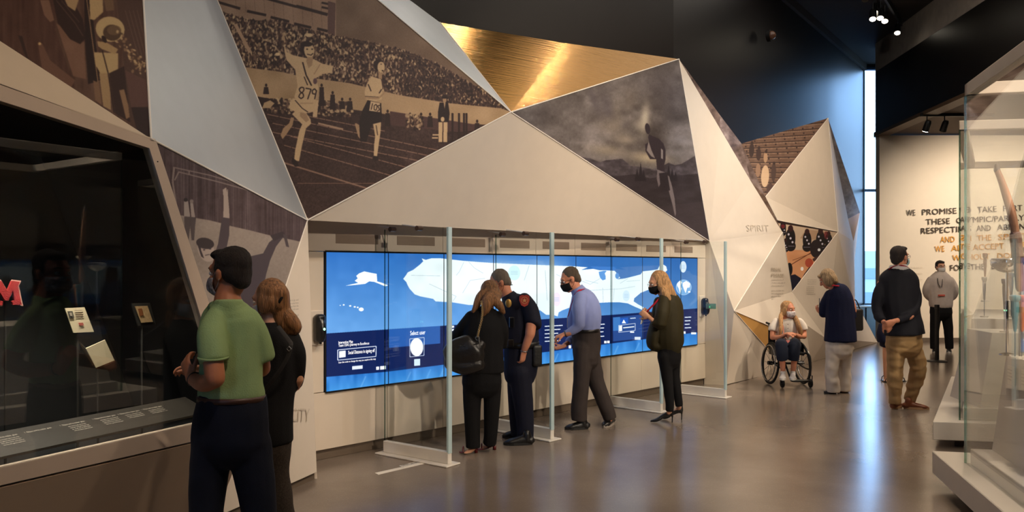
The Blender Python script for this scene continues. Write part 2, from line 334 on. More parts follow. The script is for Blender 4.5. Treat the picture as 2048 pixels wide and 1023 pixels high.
def art_track():
    c = Canvas(430, -10, 1035, 445, 2, (74, 52, 45)); c.cloud(3, 5, 1); c.cloud(1.2, 5, 9)
    c.poly([(430, -10), (1035, -10), (1035, 240), (430, 120)], (122, 100, 82))
    c.poly([(430, -10), (672, -10), (672, 80), (430, 30)], (150, 124, 104))
    for k in range(12): c.line([(470+k*19, -10), (473+k*19, 20+k*4.2)], .7, (120, 96, 80))
    c.line([(436, 4), (480, 17)], 5, DK[0]); c.line([(494, 22), (532, 30)], 5, DK[0]); c.line([(541, 34), (578, 43)], 5, DK[0]); c.line([(588, 47), (622, 55)], 5, DK[0]); c.line([(634, 57), (655, 62)], 5, DK[0])
    c.line([(530, -4), (592, 13)], 5, DK[0]); c.line([(592, 12), (655, 29)], 6, DK[0]); c.line([(643, 5), (662, 9)], 4, DK[0]); c.line([(643, 14), (662, 18)], 4, DK[0])
    c.poly([(656, 2), (671, 6), (669, 74), (655, 66)], (104, 78, 70))
    cr = [(440, 22), (500, 40), (560, 42), (660, 70), (668, 70), (740, 84), (800, 98), (870, 125), (1040, 225), (1000, 216), (900, 206), (800, 190), (700, 166), (600, 152), (560, 143), (490, 134)]
    c.poly(cr, (84, 60, 50)); c.crowd(cr, 15000, DK, 3)
    c.crowd([(800, 98), (870, 125), (1040, 225), (1000, 216), (900, 206), (800, 190)], 3000, DK[:4], 5, (1, 1.6), (2, 3.4))
    c.line([(690, 76), (830, 112), (900, 146)], 2, (96, 74, 60))
    c.line([(470, 48), (500, 104)], 7, (168, 140, 116)); c.ell(555, 108, 4.5, 3.5, (200, 175, 140)); c.ell(618, 70, 7, 4, (185, 160, 128))
    wl = [(490, 134), (560, 143), (600, 152), (700, 166), (800, 190), (900, 206), (1000, 216), (1040, 228), (1040, 240), (1000, 250), (900, 246), (800, 232), (700, 218), (560, 208), (515, 200)]
    c.poly(wl, (168, 142, 112)); c.cloud(30, 5, 4)
    c.poly([(780, 222), (870, 236), (960, 250), (960, 268), (780, 250)], (92, 66, 60))
    c.crowd([(515, 196), (700, 205), (702, 232), (528, 222)], 900, DK, 6, (1.5, 4), (2, 5))
    c.poly([(512, 192), (545, 198), (560, 214), (520, 214)], DK[0]); c.poly([(528, 205), (540, 200), (549, 206), (540, 216), (524, 216)], (175, 150, 120))
    for x, y, h in [(643, 170, 42), (665, 185, 34), (684, 198, 20), (698, 205, 18), (532, 170, 18), (775, 222, 30), (820, 228, 20), (842, 228, 26), (860, 228, 26), (954, 242, 24), (700, 198, 26)]:
        c.ell(x, y, 2.4, 3.2, DK[0]); c.poly([(x-4, y+4), (x+4, y+4), (x+6, y+h), (x-6, y+h)], DK[0])
    c.ell(829, 240, 9, 12, (150, 125, 100)); c.crowd([(812, 228), (846, 232), (846, 258), (812, 258)], 120, DK, 8)
    for x in (676, 690, 704): c.ell(x, 222, 3, 3, (175, 150, 120))
    for a, b in [((534, 228), (881, 301)), ((545, 246), (858, 311)), ((545, 264), (838, 321)), ((581, 272), (812, 334)), ((568, 290), (783, 351)), ((585, 226), (770, 262))]:
        n = 14
        for k in range(n):
            t0, t1 = k/n, (k+.93)/n; c.line([(a[0]+(b[0]-a[0])*t0, a[1]+(b[1]-a[1])*t0), (a[0]+(b[0]-a[0])*t1, a[1]+(b[1]-a[1])*t1)], 1.7, (160, 130, 112), .85)
    c.line([(568, 325), (740, 378)], 3.2, (150, 122, 104), .9); c.line([(595, 366), (760, 366)], 1.8, (140, 112, 96), .8); c.line([(636, 246), (686, 258)], 3.5, (165, 138, 115))
    for x in (905, 918, 928, 933): c.poly([(x-2, 226), (x+1.5, 226), (x+2, 284), (x-2, 284)], DK[0])
    c.line([(880, 268), (950, 262)], 2, DK[0]); c.line([(880, 284), (930, 280)], 4, DK[0])
    L = (188, 162, 130); S = (164, 136, 108)
    # first runner
    c.poly([(588, 235), (585, 250), (573, 268), (565, 278), (561, 270), (566, 256), (578, 246), (582, 234)], S)
    c.poly([(592, 220), (612, 225), (621, 238), (622, 247), (612, 256), (604, 290), (598, 322), (588, 320), (590, 300), (598, 262), (604, 248), (594, 238), (584, 228)], L)
    c.poly([(600, 222), (612, 227), (618, 240), (612, 244), (600, 232)], S); c.poly([(584, 314), (594, 322), (598, 332), (590, 333), (583, 324)], DK[3])
    c.poly([(567, 84), (573, 103), (586, 110), (609, 115), (628, 118), (645, 127), (666, 132), (664, 145), (645, 148), (632, 156), (637, 176), (630, 203), (600, 202), (588, 194), (595, 172), (590, 139), (573, 120), (569, 104)], L)
    c.poly([(586, 196), (634, 200), (632, 222), (614, 226), (588, 222), (577, 216), (580, 204)], L); c.line([(590, 200), (604, 216), (616, 224)], 1.6, DK[0]); c.line([(600, 206), (626, 206)], 1.2, S)
    c.poly([(628, 200), (637, 200), (634, 234), (625, 233)], L); c.line([(640, 128), (628, 148)], 2, S)
    c.line([(605, 124), (612, 150), (623, 171)], 2.6, DK[0]); c.line([(608, 153), (615, 170)], 1.8, DK[0]); c.ell(630, 162, 4, 6, (110, 84, 84))
    c.poly([(564, 66), (568, 86), (571, 84), (568, 64)], S); c.ell(566, 76, 3, 5, S)
    c.ell(612, 96, 12, 14, DK[0]); c.ell(618, 101, 10, 15, L, 1, -.15); c.ell(613, 88, 12, 5, DK[0]); c.ell(614, 98, 2, 1.2, DK[0]); c.ell(624, 98, 2, 1.2, DK[0]); c.line([(614, 108), (622, 110), (626, 106)], 1.6, DK[0]); c.poly([(614, 114), (626, 114), (624, 130), (617, 136), (612, 122)], S)
    # numerals on the bibs
    for pts in ([(607, 175), (602, 174), (598, 178), (600, 183), (606, 187), (607, 193), (602, 197), (597, 193), (600, 187), (606, 183), (608, 178), (607, 175)], [(611, 176), (622, 178), (615, 198)], [(633, 182), (629, 177), (624, 181), (625, 187), (631, 188), (633, 180), (629, 198)]): c.line(pts, 2.2, DK[0])
    # second runner
    c.poly([(708, 243), (722, 252), (722, 280), (716, 272)], S); c.poly([(703, 236), (716, 230), (720, 240), (708, 248)], DK[1])
    c.poly([(745, 243), (762, 243), (761, 262), (758, 284), (754, 312), (747, 314), (748, 290), (750, 272)], L); c.line([(752, 250), (755, 270)], 1.5, DK[1]); c.poly([(745, 311), (756, 312), (757, 320), (746, 320)], DK[3])
    c.poly([(735, 200), (762, 206), (764, 243), (744, 248), (732, 284), (720, 282), (718, 244), (724, 222)], DK[3])
    c.poly([(742, 152), (762, 158), (765, 176), (763, 198), (750, 202), (731, 198), (729, 184), (733, 168)], L); c.line([(730, 195), (756, 197), (770, 184)], 3, S); c.line([(736, 168), (742, 182)], 2, DK[0]); c.line([(758, 186), (763, 178)], 2, DK[0]); c.line([(730, 192), (757, 194)], 1, DK[0])
    c.poly([(741, 202), (760, 206), (760, 224), (738, 221)], (190, 165, 135))
    for pts in ([(745, 206), (742, 219)], [(752, 208), (748, 211), (748, 219), (752, 220), (754, 213), (752, 208)], [(760, 210), (755, 211), (757, 215), (759, 219), (754, 222)]): c.line(pts, 1.6, DK[0])
    c.ell(756, 130, 9, 12, DK[0]); c.ell(762, 134, 7.5, 11, L); c.ell(762, 128, 1.4, 1, DK[0]); c.ell(765, 141, 2, 1.2, DK[0]); c.poly([(757, 144), (764, 146), (764, 158), (757, 156)], S)
    # official at the edge of the track
    c.poly([(879, 205), (896, 205), (899, 226), (897, 244), (876, 244), (876, 222)], DK[3]); c.ell(889, 199, 4, 6, S); c.rect(884, 193, 895, 197, DK[3]); c.poly([(887, 205), (891, 205), (889, 218)], (170, 145, 115)); c.ell(885, 238, 4, 5, L)
    c.poly([(877, 244), (885, 244), (884, 284), (877, 284)], L); c.poly([(887, 244), (895, 244), (894, 284), (886, 284)], L); c.rect(865, 268, 877, 271, L); c.rect(864, 274, 876, 277, L)
    c.blur(2); c.cloud(.7, 4, 11); return c
def art_mountain():
    c = Canvas(1020, 105, 1430, 490, 2, (104, 96, 92)); c.cloud(60, 12, 2, 1.5, 1); c.cloud(26, 9, 3, 1.6, 1); c.cloud(10, 5, 4, 1.4, 1); c.cloud(4, 3, 5)
    for x, y, a, b, t, al in [(1290, 235, 10, 34, (176, 166, 150), .8), (1282, 250, 16, 14, (168, 158, 142), .5), (1250, 278, 24, 12, (160, 148, 132), .6), (1225, 250, 30, 20, (140, 128, 112), .5), (1300, 315, 40, 12, (168, 154, 130), .8), (1215, 300, 40, 12, (140, 128, 110), .6), (1360, 280, 22, 8, (130, 124, 122), .6), (1345, 305, 30, 8, (125, 118, 114), .6), (1260, 200, 20, 30, (118, 106, 94), .4), (1230, 225, 12, 30, (140, 128, 110), .3)]: c.ell(x, y, a, b, t, al, .1, True)
    for x, y, a, b, al in [(1188, 200, 8, 40, .5), (1215, 215, 14, 34, .55), (1340, 200, 40, 60, .35), (1320, 160, 40, 30, .3), (1080, 230, 40, 20, .2), (1250, 250, 10, 8, .3)]: c.ell(x, y, a, b, (78, 70, 72), al, -.35, True)
    rg = [(1020, 320), (1140, 305), (1164, 314), (1180, 316), (1200, 324), (1212, 320), (1232, 318), (1244, 317), (1261, 331), (1285, 334), (1305, 338), (1320, 334), (1337, 325), (1350, 330), (1363, 327), (1375, 320), (1390, 311), (1430, 300), (1430, 490), (1020, 490)]
    c.poly(rg, (78, 70, 72)); m = c.inside(rg); c.cloud(8, 7, 7, 1.5, 1, m); c.cloud(3, 5, 8, 1.5, 1, m)
    rg2 = [(1020, 350), (1190, 345), (1230, 352), (1270, 348), (1300, 356), (1350, 350), (1430, 345), (1430, 490), (1020, 490)]; c.poly(rg2, (54, 45, 48), .85); c.cloud(9, 4, 12, 2, .6, c.inside(rg2))
    c.poly([(1240, 420), (1430, 400), (1430, 490), (1240, 490)], (70, 60, 62), .6)
    for x, h in [(1274, 26), (1281, 38), (1287, 24), (1337, 34), (1344, 26), (1351, 20)]: c.poly([(x-5, 362), (x, 362-h), (x+5, 362)], (46, 38, 42))
    D = (62, 52, 56)
    c.ell(1295, 257, 5, 11, D, 1, -.15); c.poly([(1298, 268), (1306, 272), (1318, 277), (1327, 287), (1331, 300), (1331, 318), (1328, 330), (1330, 346), (1322, 352), (1314, 340), (1312, 318), (1300, 318), (1291, 302), (1290, 288), (1298, 284), (1296, 274)], D)
    c.poly([(1297, 282), (1303, 300), (1310, 316), (1302, 312), (1293, 300)], (170, 160, 150), .6); c.poly([(1322, 296), (1326, 300), (1326, 318), (1322, 316)], (150, 142, 136), .8)
    c.poly([(1313, 338), (1330, 344), (1330, 354), (1318, 352)], (150, 142, 138), .6)
    c.poly([(1314, 342), (1322, 350), (1321, 366), (1317, 374), (1313, 356)], (112, 102, 102)); c.poly([(1330, 346), (1338, 352), (1344, 372), (1349, 396), (1352, 426), (1350, 434), (1345, 410), (1338, 384), (1333, 366)], (116, 106, 104))
    c.poly([(1318, 346), (1334, 344), (1340, 380), (1322, 384)], (52, 43, 47)); c.blur(2); c.cloud(.8, 3, 20); return c
def art_ski():
    c = Canvas(300, 270, 625, 890, 2, (96, 80, 78)); c.cloud(3, 7, 2, .6, 30); c.cloud(7, 6, 3, .7, 18); c.cloud(12, 3, 4)
    for k in range(20):
        x = 330+k*15+RNG.uniform(-5, 5); c.line([(x, 300), (x+3, 470)], .9, (124, 108, 102), .45)
    sn = [(300, 425), (350, 428), (384, 434), (420, 440), (444, 446), (464, 452), (500, 460), (540, 470), (575, 477), (625, 488), (625, 890), (300, 890)]
    c.poly(sn, (150, 136, 124)); c.cloud(30, 4, 6, 2, 1, c.inside(sn)); c.cloud(3, 2, 7)
    l = (142, 126, 118)
    for q in ([(346, 334), (420, 350), (480, 368)], [(356, 343), (440, 364), (497, 380)], [(378, 340), (378, 350)]): c.line(q, 2.2, l)
    c.line([(348, 334), (345, 362), (352, 410)], 4, l); c.line([(357, 344), (349, 360)], 3, l)
    c.poly([(368, 400), (376, 402), (380, 430), (378, 470), (374, 478), (368, 440)], (160, 146, 136)); c.poly([(380, 405), (386, 406), (391, 440), (388, 480), (384, 452)], (158, 144, 134)); c.poly([(368, 432), (392, 434), (390, 452), (388, 480), (383, 480), (380, 452), (377, 480), (370, 478)], (86, 74, 72), .8); c.ell(371, 399, 4, 4, (70, 60, 58)); c.ell(383, 402, 4, 4, (140, 126, 118))
    D = (92, 80, 80)
    c.poly([(447, 378), (452, 374), (456, 392), (458, 416), (459, 436), (446, 434), (447, 410)], (164, 148, 136))
    for k in range(4): c.line([(447+k*2.6, 390), (446+k*3, 375+abs(k-1.5)*2)], 1.8, (164, 148, 136))
    c.poly([(444, 434), (459, 436), (458, 470), (452, 500), (470, 520), (440, 540), (428, 512), (436, 486)], D)
    c.poly([(470, 516), (500, 512), (526, 506), (538, 484), (560, 466), (566, 474), (552, 492), (540, 520), (532, 548), (524, 590), (500, 640), (440, 640), (430, 560)], D)
    c.poly([(540, 470), (566, 462), (572, 470), (548, 482)], (80, 68, 68)); c.poly([(566, 468), (572, 468), (578, 494), (572, 492)], (96, 84, 82))
    c.ell(412, 500, 16, 24, (166, 150, 138), 1, -.4); c.ell(410, 486, 18, 11, (78, 66, 64), 1, .2); c.poly([(394, 486), (400, 482), (402, 500), (408, 516), (402, 512)], (78, 66, 64)); c.ell(408, 499, 2.4, 1.3, D); c.ell(420, 497, 2.4, 1.3, D); c.line([(410, 510), (419, 508)], 1.6, D)
    c.blur(1); return c
def art_hat():
    c = Canvas(-420, -430, 320, 300, 1.6, (98, 74, 62)); c.cloud(40, 6, 1, .4, 2); c.cloud(10, 4, 2, .4, 2)
    c.poly([(-420, -430), (120, -430), (110, 60), (150, 175), (40, 130), (-420, 40)], (92, 66, 56)); c.cloud(16, 4, 5, .3, 3)
    c.poly([(80, 0), (98, 0), (108, 40), (100, 44), (88, 30)], (128, 100, 84)); c.poly([(112, 46), (168, 84), (172, 158), (146, 152)], (126, 98, 82)); c.cloud(20, 2, 8)
    c.poly([(104, -10), (140, -10), (165, 38), (172, 76), (160, 88), (140, 78), (115, 45)], (66, 46, 40)); c.line([(112, 0), (150, 46), (166, 72)], 2, (96, 74, 64)); c.line([(122, 0), (158, 44)], 1.5, (96, 74, 64))
    c.poly([(125, -10), (160, -10), (150, 22), (135, 12)], (160, 136, 106)); c.poly([(36, 70), (44, 72), (60, 130), (48, 106)], (70, 50, 44)); c.poly([(76, 88), (84, 86), (100, 120), (150, 160), (140, 178), (84, 140)], (116, 88, 74)); c.ell(79, 87, 3, 3, (180, 155, 120))
    c.poly([(168, -10), (180, -10), (200, 160), (176, 168), (170, 84)], (58, 40, 36)); c.line([(172, -10), (196, 165)], 2, (150, 125, 98))
    c.poly([(178, -10), (205, -10), (206, 24), (188, 40), (180, 38)], (170, 146, 112)); c.poly([(206, -10), (226, -10), (228, 20), (212, 22)], (120, 96, 76))
    c.poly([(188, 104), (236, 106), (236, 140), (222, 146), (200, 146), (190, 128)], (170, 148, 114)); c.poly([(198, 146), (218, 146), (222, 220), (206, 212)], (158, 134, 104)); c.poly([(186, 160), (198, 166), (204, 210), (190, 200)], (130, 104, 84))
    c.poly([(218, 146), (252, 130), (262, 220), (270, 250), (230, 226)], (70, 50, 44)); c.poly([(238, 180), (248, 178), (262, 232), (252, 238)], (142, 116, 92)); c.line([(204, 100), (216, 146), (228, 225)], 2, (60, 42, 36))
    c.poly([(232, -10), (290, -10), (300, 275), (262, 262), (250, 150), (240, 60)], (92, 70, 60)); c.poly([(262, 214), (296, 214), (304, 280), (274, 262)], (64, 46, 42)); c.poly([(250, 140), (292, 160), (298, 212), (262, 214)], (104, 78, 70))
    for k in range(4): c.line([(250+k*8, 20), (276+k*7, 110)], 1.5, (112, 90, 78))
    c.ell(220, 58, 29, 25, (172, 150, 116), 1, .2); c.ell(224, 65, 18, 16, (92, 72, 56), 1, .2); c.ell(228, 60, 14, 10, (120, 98, 76), .8); c.poly([(194, 82), (212, 84), (236, 98), (230, 108), (204, 98), (196, 92)], (160, 136, 104)); c.ell(208, 78, 4, 8, (62, 44, 38), 1, -.5)
    r = np.random.default_rng(4)
    for k in range(90):
        t = r.uniform(); x = 244+t*40+r.normal()*7; y = 80+t*56+r.normal()*8; c.ell(x, y, r.uniform(1.5, 4), r.uniform(1.5, 3), [(176, 152, 120), (140, 114, 90), (96, 74, 60)][r.integers(3)], .9, r.uniform(0, 3))
    c.blur(2); c.cloud(1, 2, 15); return c
def art_stairs():
    c = Canvas(1470, 225, 1665, 405, 3, (104, 82, 68)); c.cloud(6, 4, 1)
    for k in range(17):
        y = 228+k*9.2; c.line([(1470, y+14), (1665, y-8+k*2.4)], 2.4, (72, 54, 46)); c.line([(1470, y+16), (1665, y-6+k*2.4)], .8, (150, 126, 106))
        for j in range(9): c.rect(1478+j*20+k*2, y+8-j*1.4, 1481+j*20+k*2, y+11-j*1.4, (60, 44, 40))
    for x, y, a, b, t in [(1503, 300, 5, 14, (60, 44, 40)), (1517, 308, 5, 12, (66, 48, 44)), (1531, 314, 4, 11, (150, 124, 100)), (1547, 344, 5, 18, (76, 58, 52)), (1530, 352, 8, 22, (172, 148, 122)), (1540, 380, 7, 14, (80, 60, 54)), (1516, 340, 5, 14, (134, 108, 88))]: c.ell(x, y, a, b, t, .95, .05)
    for x, y in [(1504, 285), (1518, 295), (1532, 303), (1548, 326)]: c.ell(x, y, 2.6, 3.2, (60, 44, 40))
    c.blur(2); return c
def art_court():
    c = Canvas(1545, 435, 1685, 595, 4, (200, 150, 108)); c.cloud(10, 5, 1, 2, 1)
    c.poly([(1545, 435), (1685, 435), (1685, 480), (1612, 500), (1545, 498)], (196, 172, 142)); c.poly([(1545, 435), (1685, 458), (1685, 466), (1545, 444)], (70, 50, 42)); c.line([(1580, 530), (1625, 503)], 1.3, (110, 62, 34)); c.line([(1585, 520), (1640, 500)], .9, (120, 70, 40)); c.poly([(1612, 458), (1655, 464), (1640, 480), (1600, 476)], (182, 150, 118))
    K = (34, 24, 28); R = (120, 40, 44)
    for x, y, s in [(1566, 455, .8), (1581, 476, 1.3), (1614, 480, 1.15), (1641, 480, 1.2), (1657, 482, 1.0), (1571, 490, .7)]:
        c.ell(x, y, 7.5*s, 16*s, K); c.ell(x, y-15*s, 4*s, 5*s, (70, 36, 34)); c.ell(x, y+12*s, 8*s, 8*s, K)
        for q in (0, 1, 2): c.ell(x-3*s+q*3*s, y-6*s+q*6*s, 1.6*s, 1.8*s, (200, 190, 185))
        c.line([(x-6*s, y+12*s), (x+6*s, y+12*s)], 1, (150, 140, 140))
    c.ell(1632, 497, 12, 18, (52, 38, 40)); c.ell(1638, 499, 3, 3, (220, 215, 215)); c.ell(1566, 452, 4, 4, R); c.ell(1652, 470, 4, 8, R, .7)
    c.ell(1579, 538, 6, 13, (24, 20, 28)); c.poly([(1572, 552), (1590, 548), (1602, 556), (1596, 575), (1583, 592), (1570, 590)], (30, 30, 52)); c.poly([(1608, 548), (1618, 534), (1630, 530), (1616, 550), (1604, 556)], (40, 30, 34)); c.ell(1604, 537, 3, 4, (230, 220, 215)); c.ell(1618, 525, 8, 9, (176, 90, 64)); c.line([(1626, 520), (1640, 512)], 6, (90, 60, 52))
    c.blur(1); return c
def art_plain(x0, y0, x1, y1, base, seed):
    c = Canvas(x0, y0, x1, y1, 2, base); c.cloud(14, 12, seed); c.cloud(5, 9, seed+1); c.cloud(2, 6, seed+2); c.blur(1); return c
def art_screen():
    c = Canvas(640, 495, 1405, 795, 3, (70, 130, 205)); t = np.clip((c.Y-505)/150, 0, 1)[..., None]; c.a = np.array([44, 108, 186])*(1-t)+np.array([98, 158, 222])*t
    q = np.clip((c.X-1050)/350, 0, 1)[..., None]; c.a = c.a*(1-.12*q); c.cloud(60, 4, 1); c.cloud(14, 2, 2)
    def bt(x): return np.interp(x, [640, 774, 880, 1072, 1223, 1400], [667, 658, 651, 638.6, 629, 615.5])
    def bb(x): return np.interp(x, [640, 774, 882, 1100, 1400], [754, 742.5, 729, 702, 663])
    W = (250, 253, 255)
    us = [(843, 516), (851, 519), (862, 516), (882, 516), (927, 521), (980, 525), (1072, 529), (1152, 532), (1175, 534), (1162, 539), (1176, 538), (1186, 537), (1200, 540), (1214, 540), (1229, 541), (1236, 549), (1240, 555), (1234, 558), (1250, 556), (1266, 552), (1281, 548), (1285, 542), (1303, 540), (1315, 538), (1319, 530), (1324, 527), (1332, 532), (1334, 540), (1322, 552), (1308, 562), (1304, 572), (1296, 579), (1281, 585), (1268, 596), (1267, 602), (1276, 608), (1287, 614), (1284, 619), (1270, 613), (1255, 606), (1240, 604), (1216, 604), (1197, 605), (1160, 609), (1140, 614), (1124, 620), (1117, 624), (1115, 632), (1106, 629), (1092, 629), (1080, 620), (1066, 617), (1040, 614), (1000, 611), (936, 609), (905, 604), (871, 602), (866, 597), (840, 592), (829, 588), (819, 577), (815, 570), (812, 563), (806, 557), (812, 549), (815, 544), (826, 539), (840, 528), (846, 522)]
    c.poly(us, (232, 245, 248)); c.cloud(20, 5, 3, 1, 1, c.inside(us)); c.ell(990, 560, 60, 40, W, .8, 0, True); c.ell(900, 570, 40, 22, W, .8, 0, True); c.ell(1090, 560, 50, 40, W, .6, 0, True)
    c.poly([(1197, 543), (1206, 541), (1213, 541), (1209, 546), (1211, 552), (1211, 558), (1205, 560), (1200, 555), (1198, 549)], (92, 150, 215)); c.poly([(1186, 536), (1204, 539), (1228, 540), (1232, 536), (1228, 533), (1180, 532)], (60, 120, 195)); c.ell(1234, 551, 4, 6, (80, 140, 208))
    for l in ([(927, 524), (918, 543), (912, 550)], [(937, 523), (948, 535), (966, 546)], [(858, 567), (912, 592), (905, 602)], [(925, 585), (940, 560), (970, 556)], [(822, 550), (880, 551)], [(1058, 530), (1048, 560)], [(1140, 575), (1138, 560), (1112, 548)], [(1160, 560), (1180, 568), (1200, 556)], [(1180, 580), (1240, 577), (1270, 572)], [(1205, 575), (1206, 604)], [(1170, 560), (1196, 566)], [(1228, 576), (1226, 600)], [(1253, 562), (1280, 560)], [(1090, 540), (1094, 600)], [(1030, 590), (1060, 592)], [(1240, 566), (1256, 556)]): c.line(l, .9, (178, 200, 210), .9)
    for x, y, a, b, col in [(1028, 545, 12, 15, (205, 240, 240)), (1113, 598, 8, 14, (238, 225, 245)), (1252, 591, 7, 11, (205, 228, 245)), (1366, 533, 6.5, 11.5, (225, 238, 252))]: c.ell(x, y, a, b, col, .95); [c.line([(x-a*.6, y+k*3), (x+a*.6, y+k*3)], .7, (150, 185, 220), .6) for k in (-1, 0, 1)]
    ak = [(712, 551), (718, 546), (728, 542), (742, 545), (753, 547), (754, 562), (764, 565), (776, 570), (770, 572), (758, 567), (748, 563), (738, 562), (730, 567), (712, 569), (690, 571), (702, 568), (716, 565), (709, 561), (715, 556)]
    c.poly(ak, W)
    for x, y, a in [(680, 610, 1.2), (687, 609, 2), (700, 611, 2.2), (709, 613, 2.2), (715, 614, 2), (722, 618, 5)]: c.ell(x, y, a, a*.75, W)
    xs = np.linspace(640, 1405, 40); band = [(x, bt(x)) for x in xs]+[(x, bb(x)) for x in xs[::-1]]; c.poly(band, (8, 30, 82)); 
    c.poly([(776, 658), (880, 651), (880, 686), (776, 695)], (38, 92, 172)); low = [(x, bb(x)) for x in xs]+[(1405, 800), (640, 800)]
    c.poly(low, (44, 118, 200)); m = c.inside(low); hh = np.clip((c.Y-bb(c.X))/40, 0, 1)*m; c.a += hh[..., None]*np.array([30, 40, 25]); c.cloud(14, 9, 6, .5, 2, m)
    for x0 in (715, 805, 845, 872, 930, 1100, 1220, 1262): c.line([(x0, bb(x0)+40), (x0+16, bb(x0)+4)], 3, (120, 180, 235), .4)
    c.poly([(1000, 600), (1000, 590), (1000, 600)], W); d = (1072, 1222)
    # panels, buttons, boxes
    def boxo(p, t): c.line(p+[p[0]], t, (225, 230, 245))
    boxo([(675, 699), (752, 691.5), (751.5, 712), (675, 719.5)], 1.5); c.poly([(678, 701.5), (691, 700), (691, 713), (678, 715)], W); c.poly([(704, 731.5), (725, 729.5), (725, 736.5), (704, 738.5)], (225, 232, 245)); c.poly([(752, 732.5), (758, 732), (758, 738.5), (752, 739)], W); c.poly([(760, 731.5), (771.5, 730.5), (771.5, 737.5), (760, 738.5)], W)
    boxo([(819, 677), (848, 674), (847.5, 710), (819.5, 713)], 1.1); c.ell(833, 693.5, 13, 18, W); c.poly([(828, 717.5), (840, 716.5), (840, 730), (828, 731)], (215, 235, 245))
    for k in range(8): y = 651+k*6.5; c.poly([(894, y), (908-k*.6, y-.6), (908-k*.6, y+3.6 if k < 2 else y+1.6), (894, y+4.2 if k < 2 else y+2)], (235, 240, 250))
    def bars(x, y, n, w_, sl=-.06, st=7.5):
        for k in range(n): ww = w_*(1-.25*((k*7) % 3)/2); c.line([(x, y+k*st), (x+ww, y+k*st+sl*ww)], 1.9, (236, 240, 250))
    bars(1089, 652, 5, 36); bars(1199, 648, 3, 10); bars(1200, 672, 1, 8); bars(1369, 634, 4, 13, -.05, 7); c.rect(1208, 681, 1213, 686, W); c.rect(1214, 680.5, 1219, 685.5, W); c.rect(1137, 690, 1142, 696, W); c.rect(1365, 662, 1371, 667, W); c.rect(1382, 664, 1392, 668, W)
    c.poly([(1225, 634), (1286, 628), (1286, 676), (1226, 682)], (36, 72, 140)); c.poly([(1226, 634), (1240, 633), (1240, 660), (1226, 661)], (60, 120, 190)); c.poly([(1240, 636), (1256, 634), (1256, 646), (1240, 648)], (30, 90, 190)); c.poly([(1243, 646), (1247, 638), (1252, 646)], W); boxo([(1237, 650), (1270, 646), (1270, 660), (1237, 664)], 1); c.poly([(1238, 651), (1244, 650), (1244, 661), (1238, 662)], W); c.line([(1246, 655), (1268, 652.5)], 2, W); c.line([(1260, 636), (1271, 635)], 2, (200, 215, 235)); c.rect(1269, 673, 1281, 679, (220, 228, 240)); c.rect(1260, 662, 1268, 665, W)
    c.ell(1367, 574, 15.5, 15.5, (176, 208, 238)); c.ell(1367, 574, 14.5, 14.5, (120, 172, 222)); c.poly([(1354, 566), (1360, 561), (1364, 563), (1361, 571), (1363, 577), (1360, 586), (1357, 576), (1354, 571)], W); c.poly([(1365, 565), (1372, 561), (1380, 566), (1379, 574), (1374, 575), (1371, 586), (1367, 577), (1365, 571)], W); c.ell(1378, 583, 2.5, 2, W)
    c.line([(1323, 700), (1392, 690)], 1, W, .3); c.blur(1); return c
# ---------------------------------------------------------------- materials of the setting
white = mat('white_panel', (218, 206, 191), .55, bump=.03, bscale=120, var=.02)
satin = mat('satin_metal_panel', (196, 200, 204), .42, metal=.55, bump=.02, bscale=60, var=.02)
lowwhite = mat('white_wall_board', (216, 202, 184), .5, var=.015)
darkwall = mat('dark_wall_paint', (27, 23, 22), .4, bump=.05, bscale=60, var=.08, spec=.35)
dark = mat('dark_ceiling_paint', (40, 34, 29), .8, var=.1)
trimm = mat('pale_edge_strip', (240, 232, 222), .45)
kick = mat('brown_grey_skirting', (104, 90, 76), .6, var=.06)
blackm = mat('matt_black', (14, 14, 15), .5); blackp = mat('black_plastic', (20, 20, 22), .3, spec=.6)
steel = mat('brushed_steel', (150, 150, 150), .35, metal=.9, bump=.05, bscale=20, stretch=(1, 1, 20))
greyboard = mat('grey_lacquer', (204, 182, 160), .45, var=.02)
def gold_mat():
    m = mat('brushed_gold', (182, 136, 72), .2, metal=1., bump=.35, bscale=3, var=.05, stretch=(.6, .6, 30))
    m.node_tree.nodes['Principled BSDF'].inputs['Anisotropic'].default_value = .0; return m
gold = gold_mat(); ochre = mat('ochre_panel', (206, 156, 88), .5, var=.03)
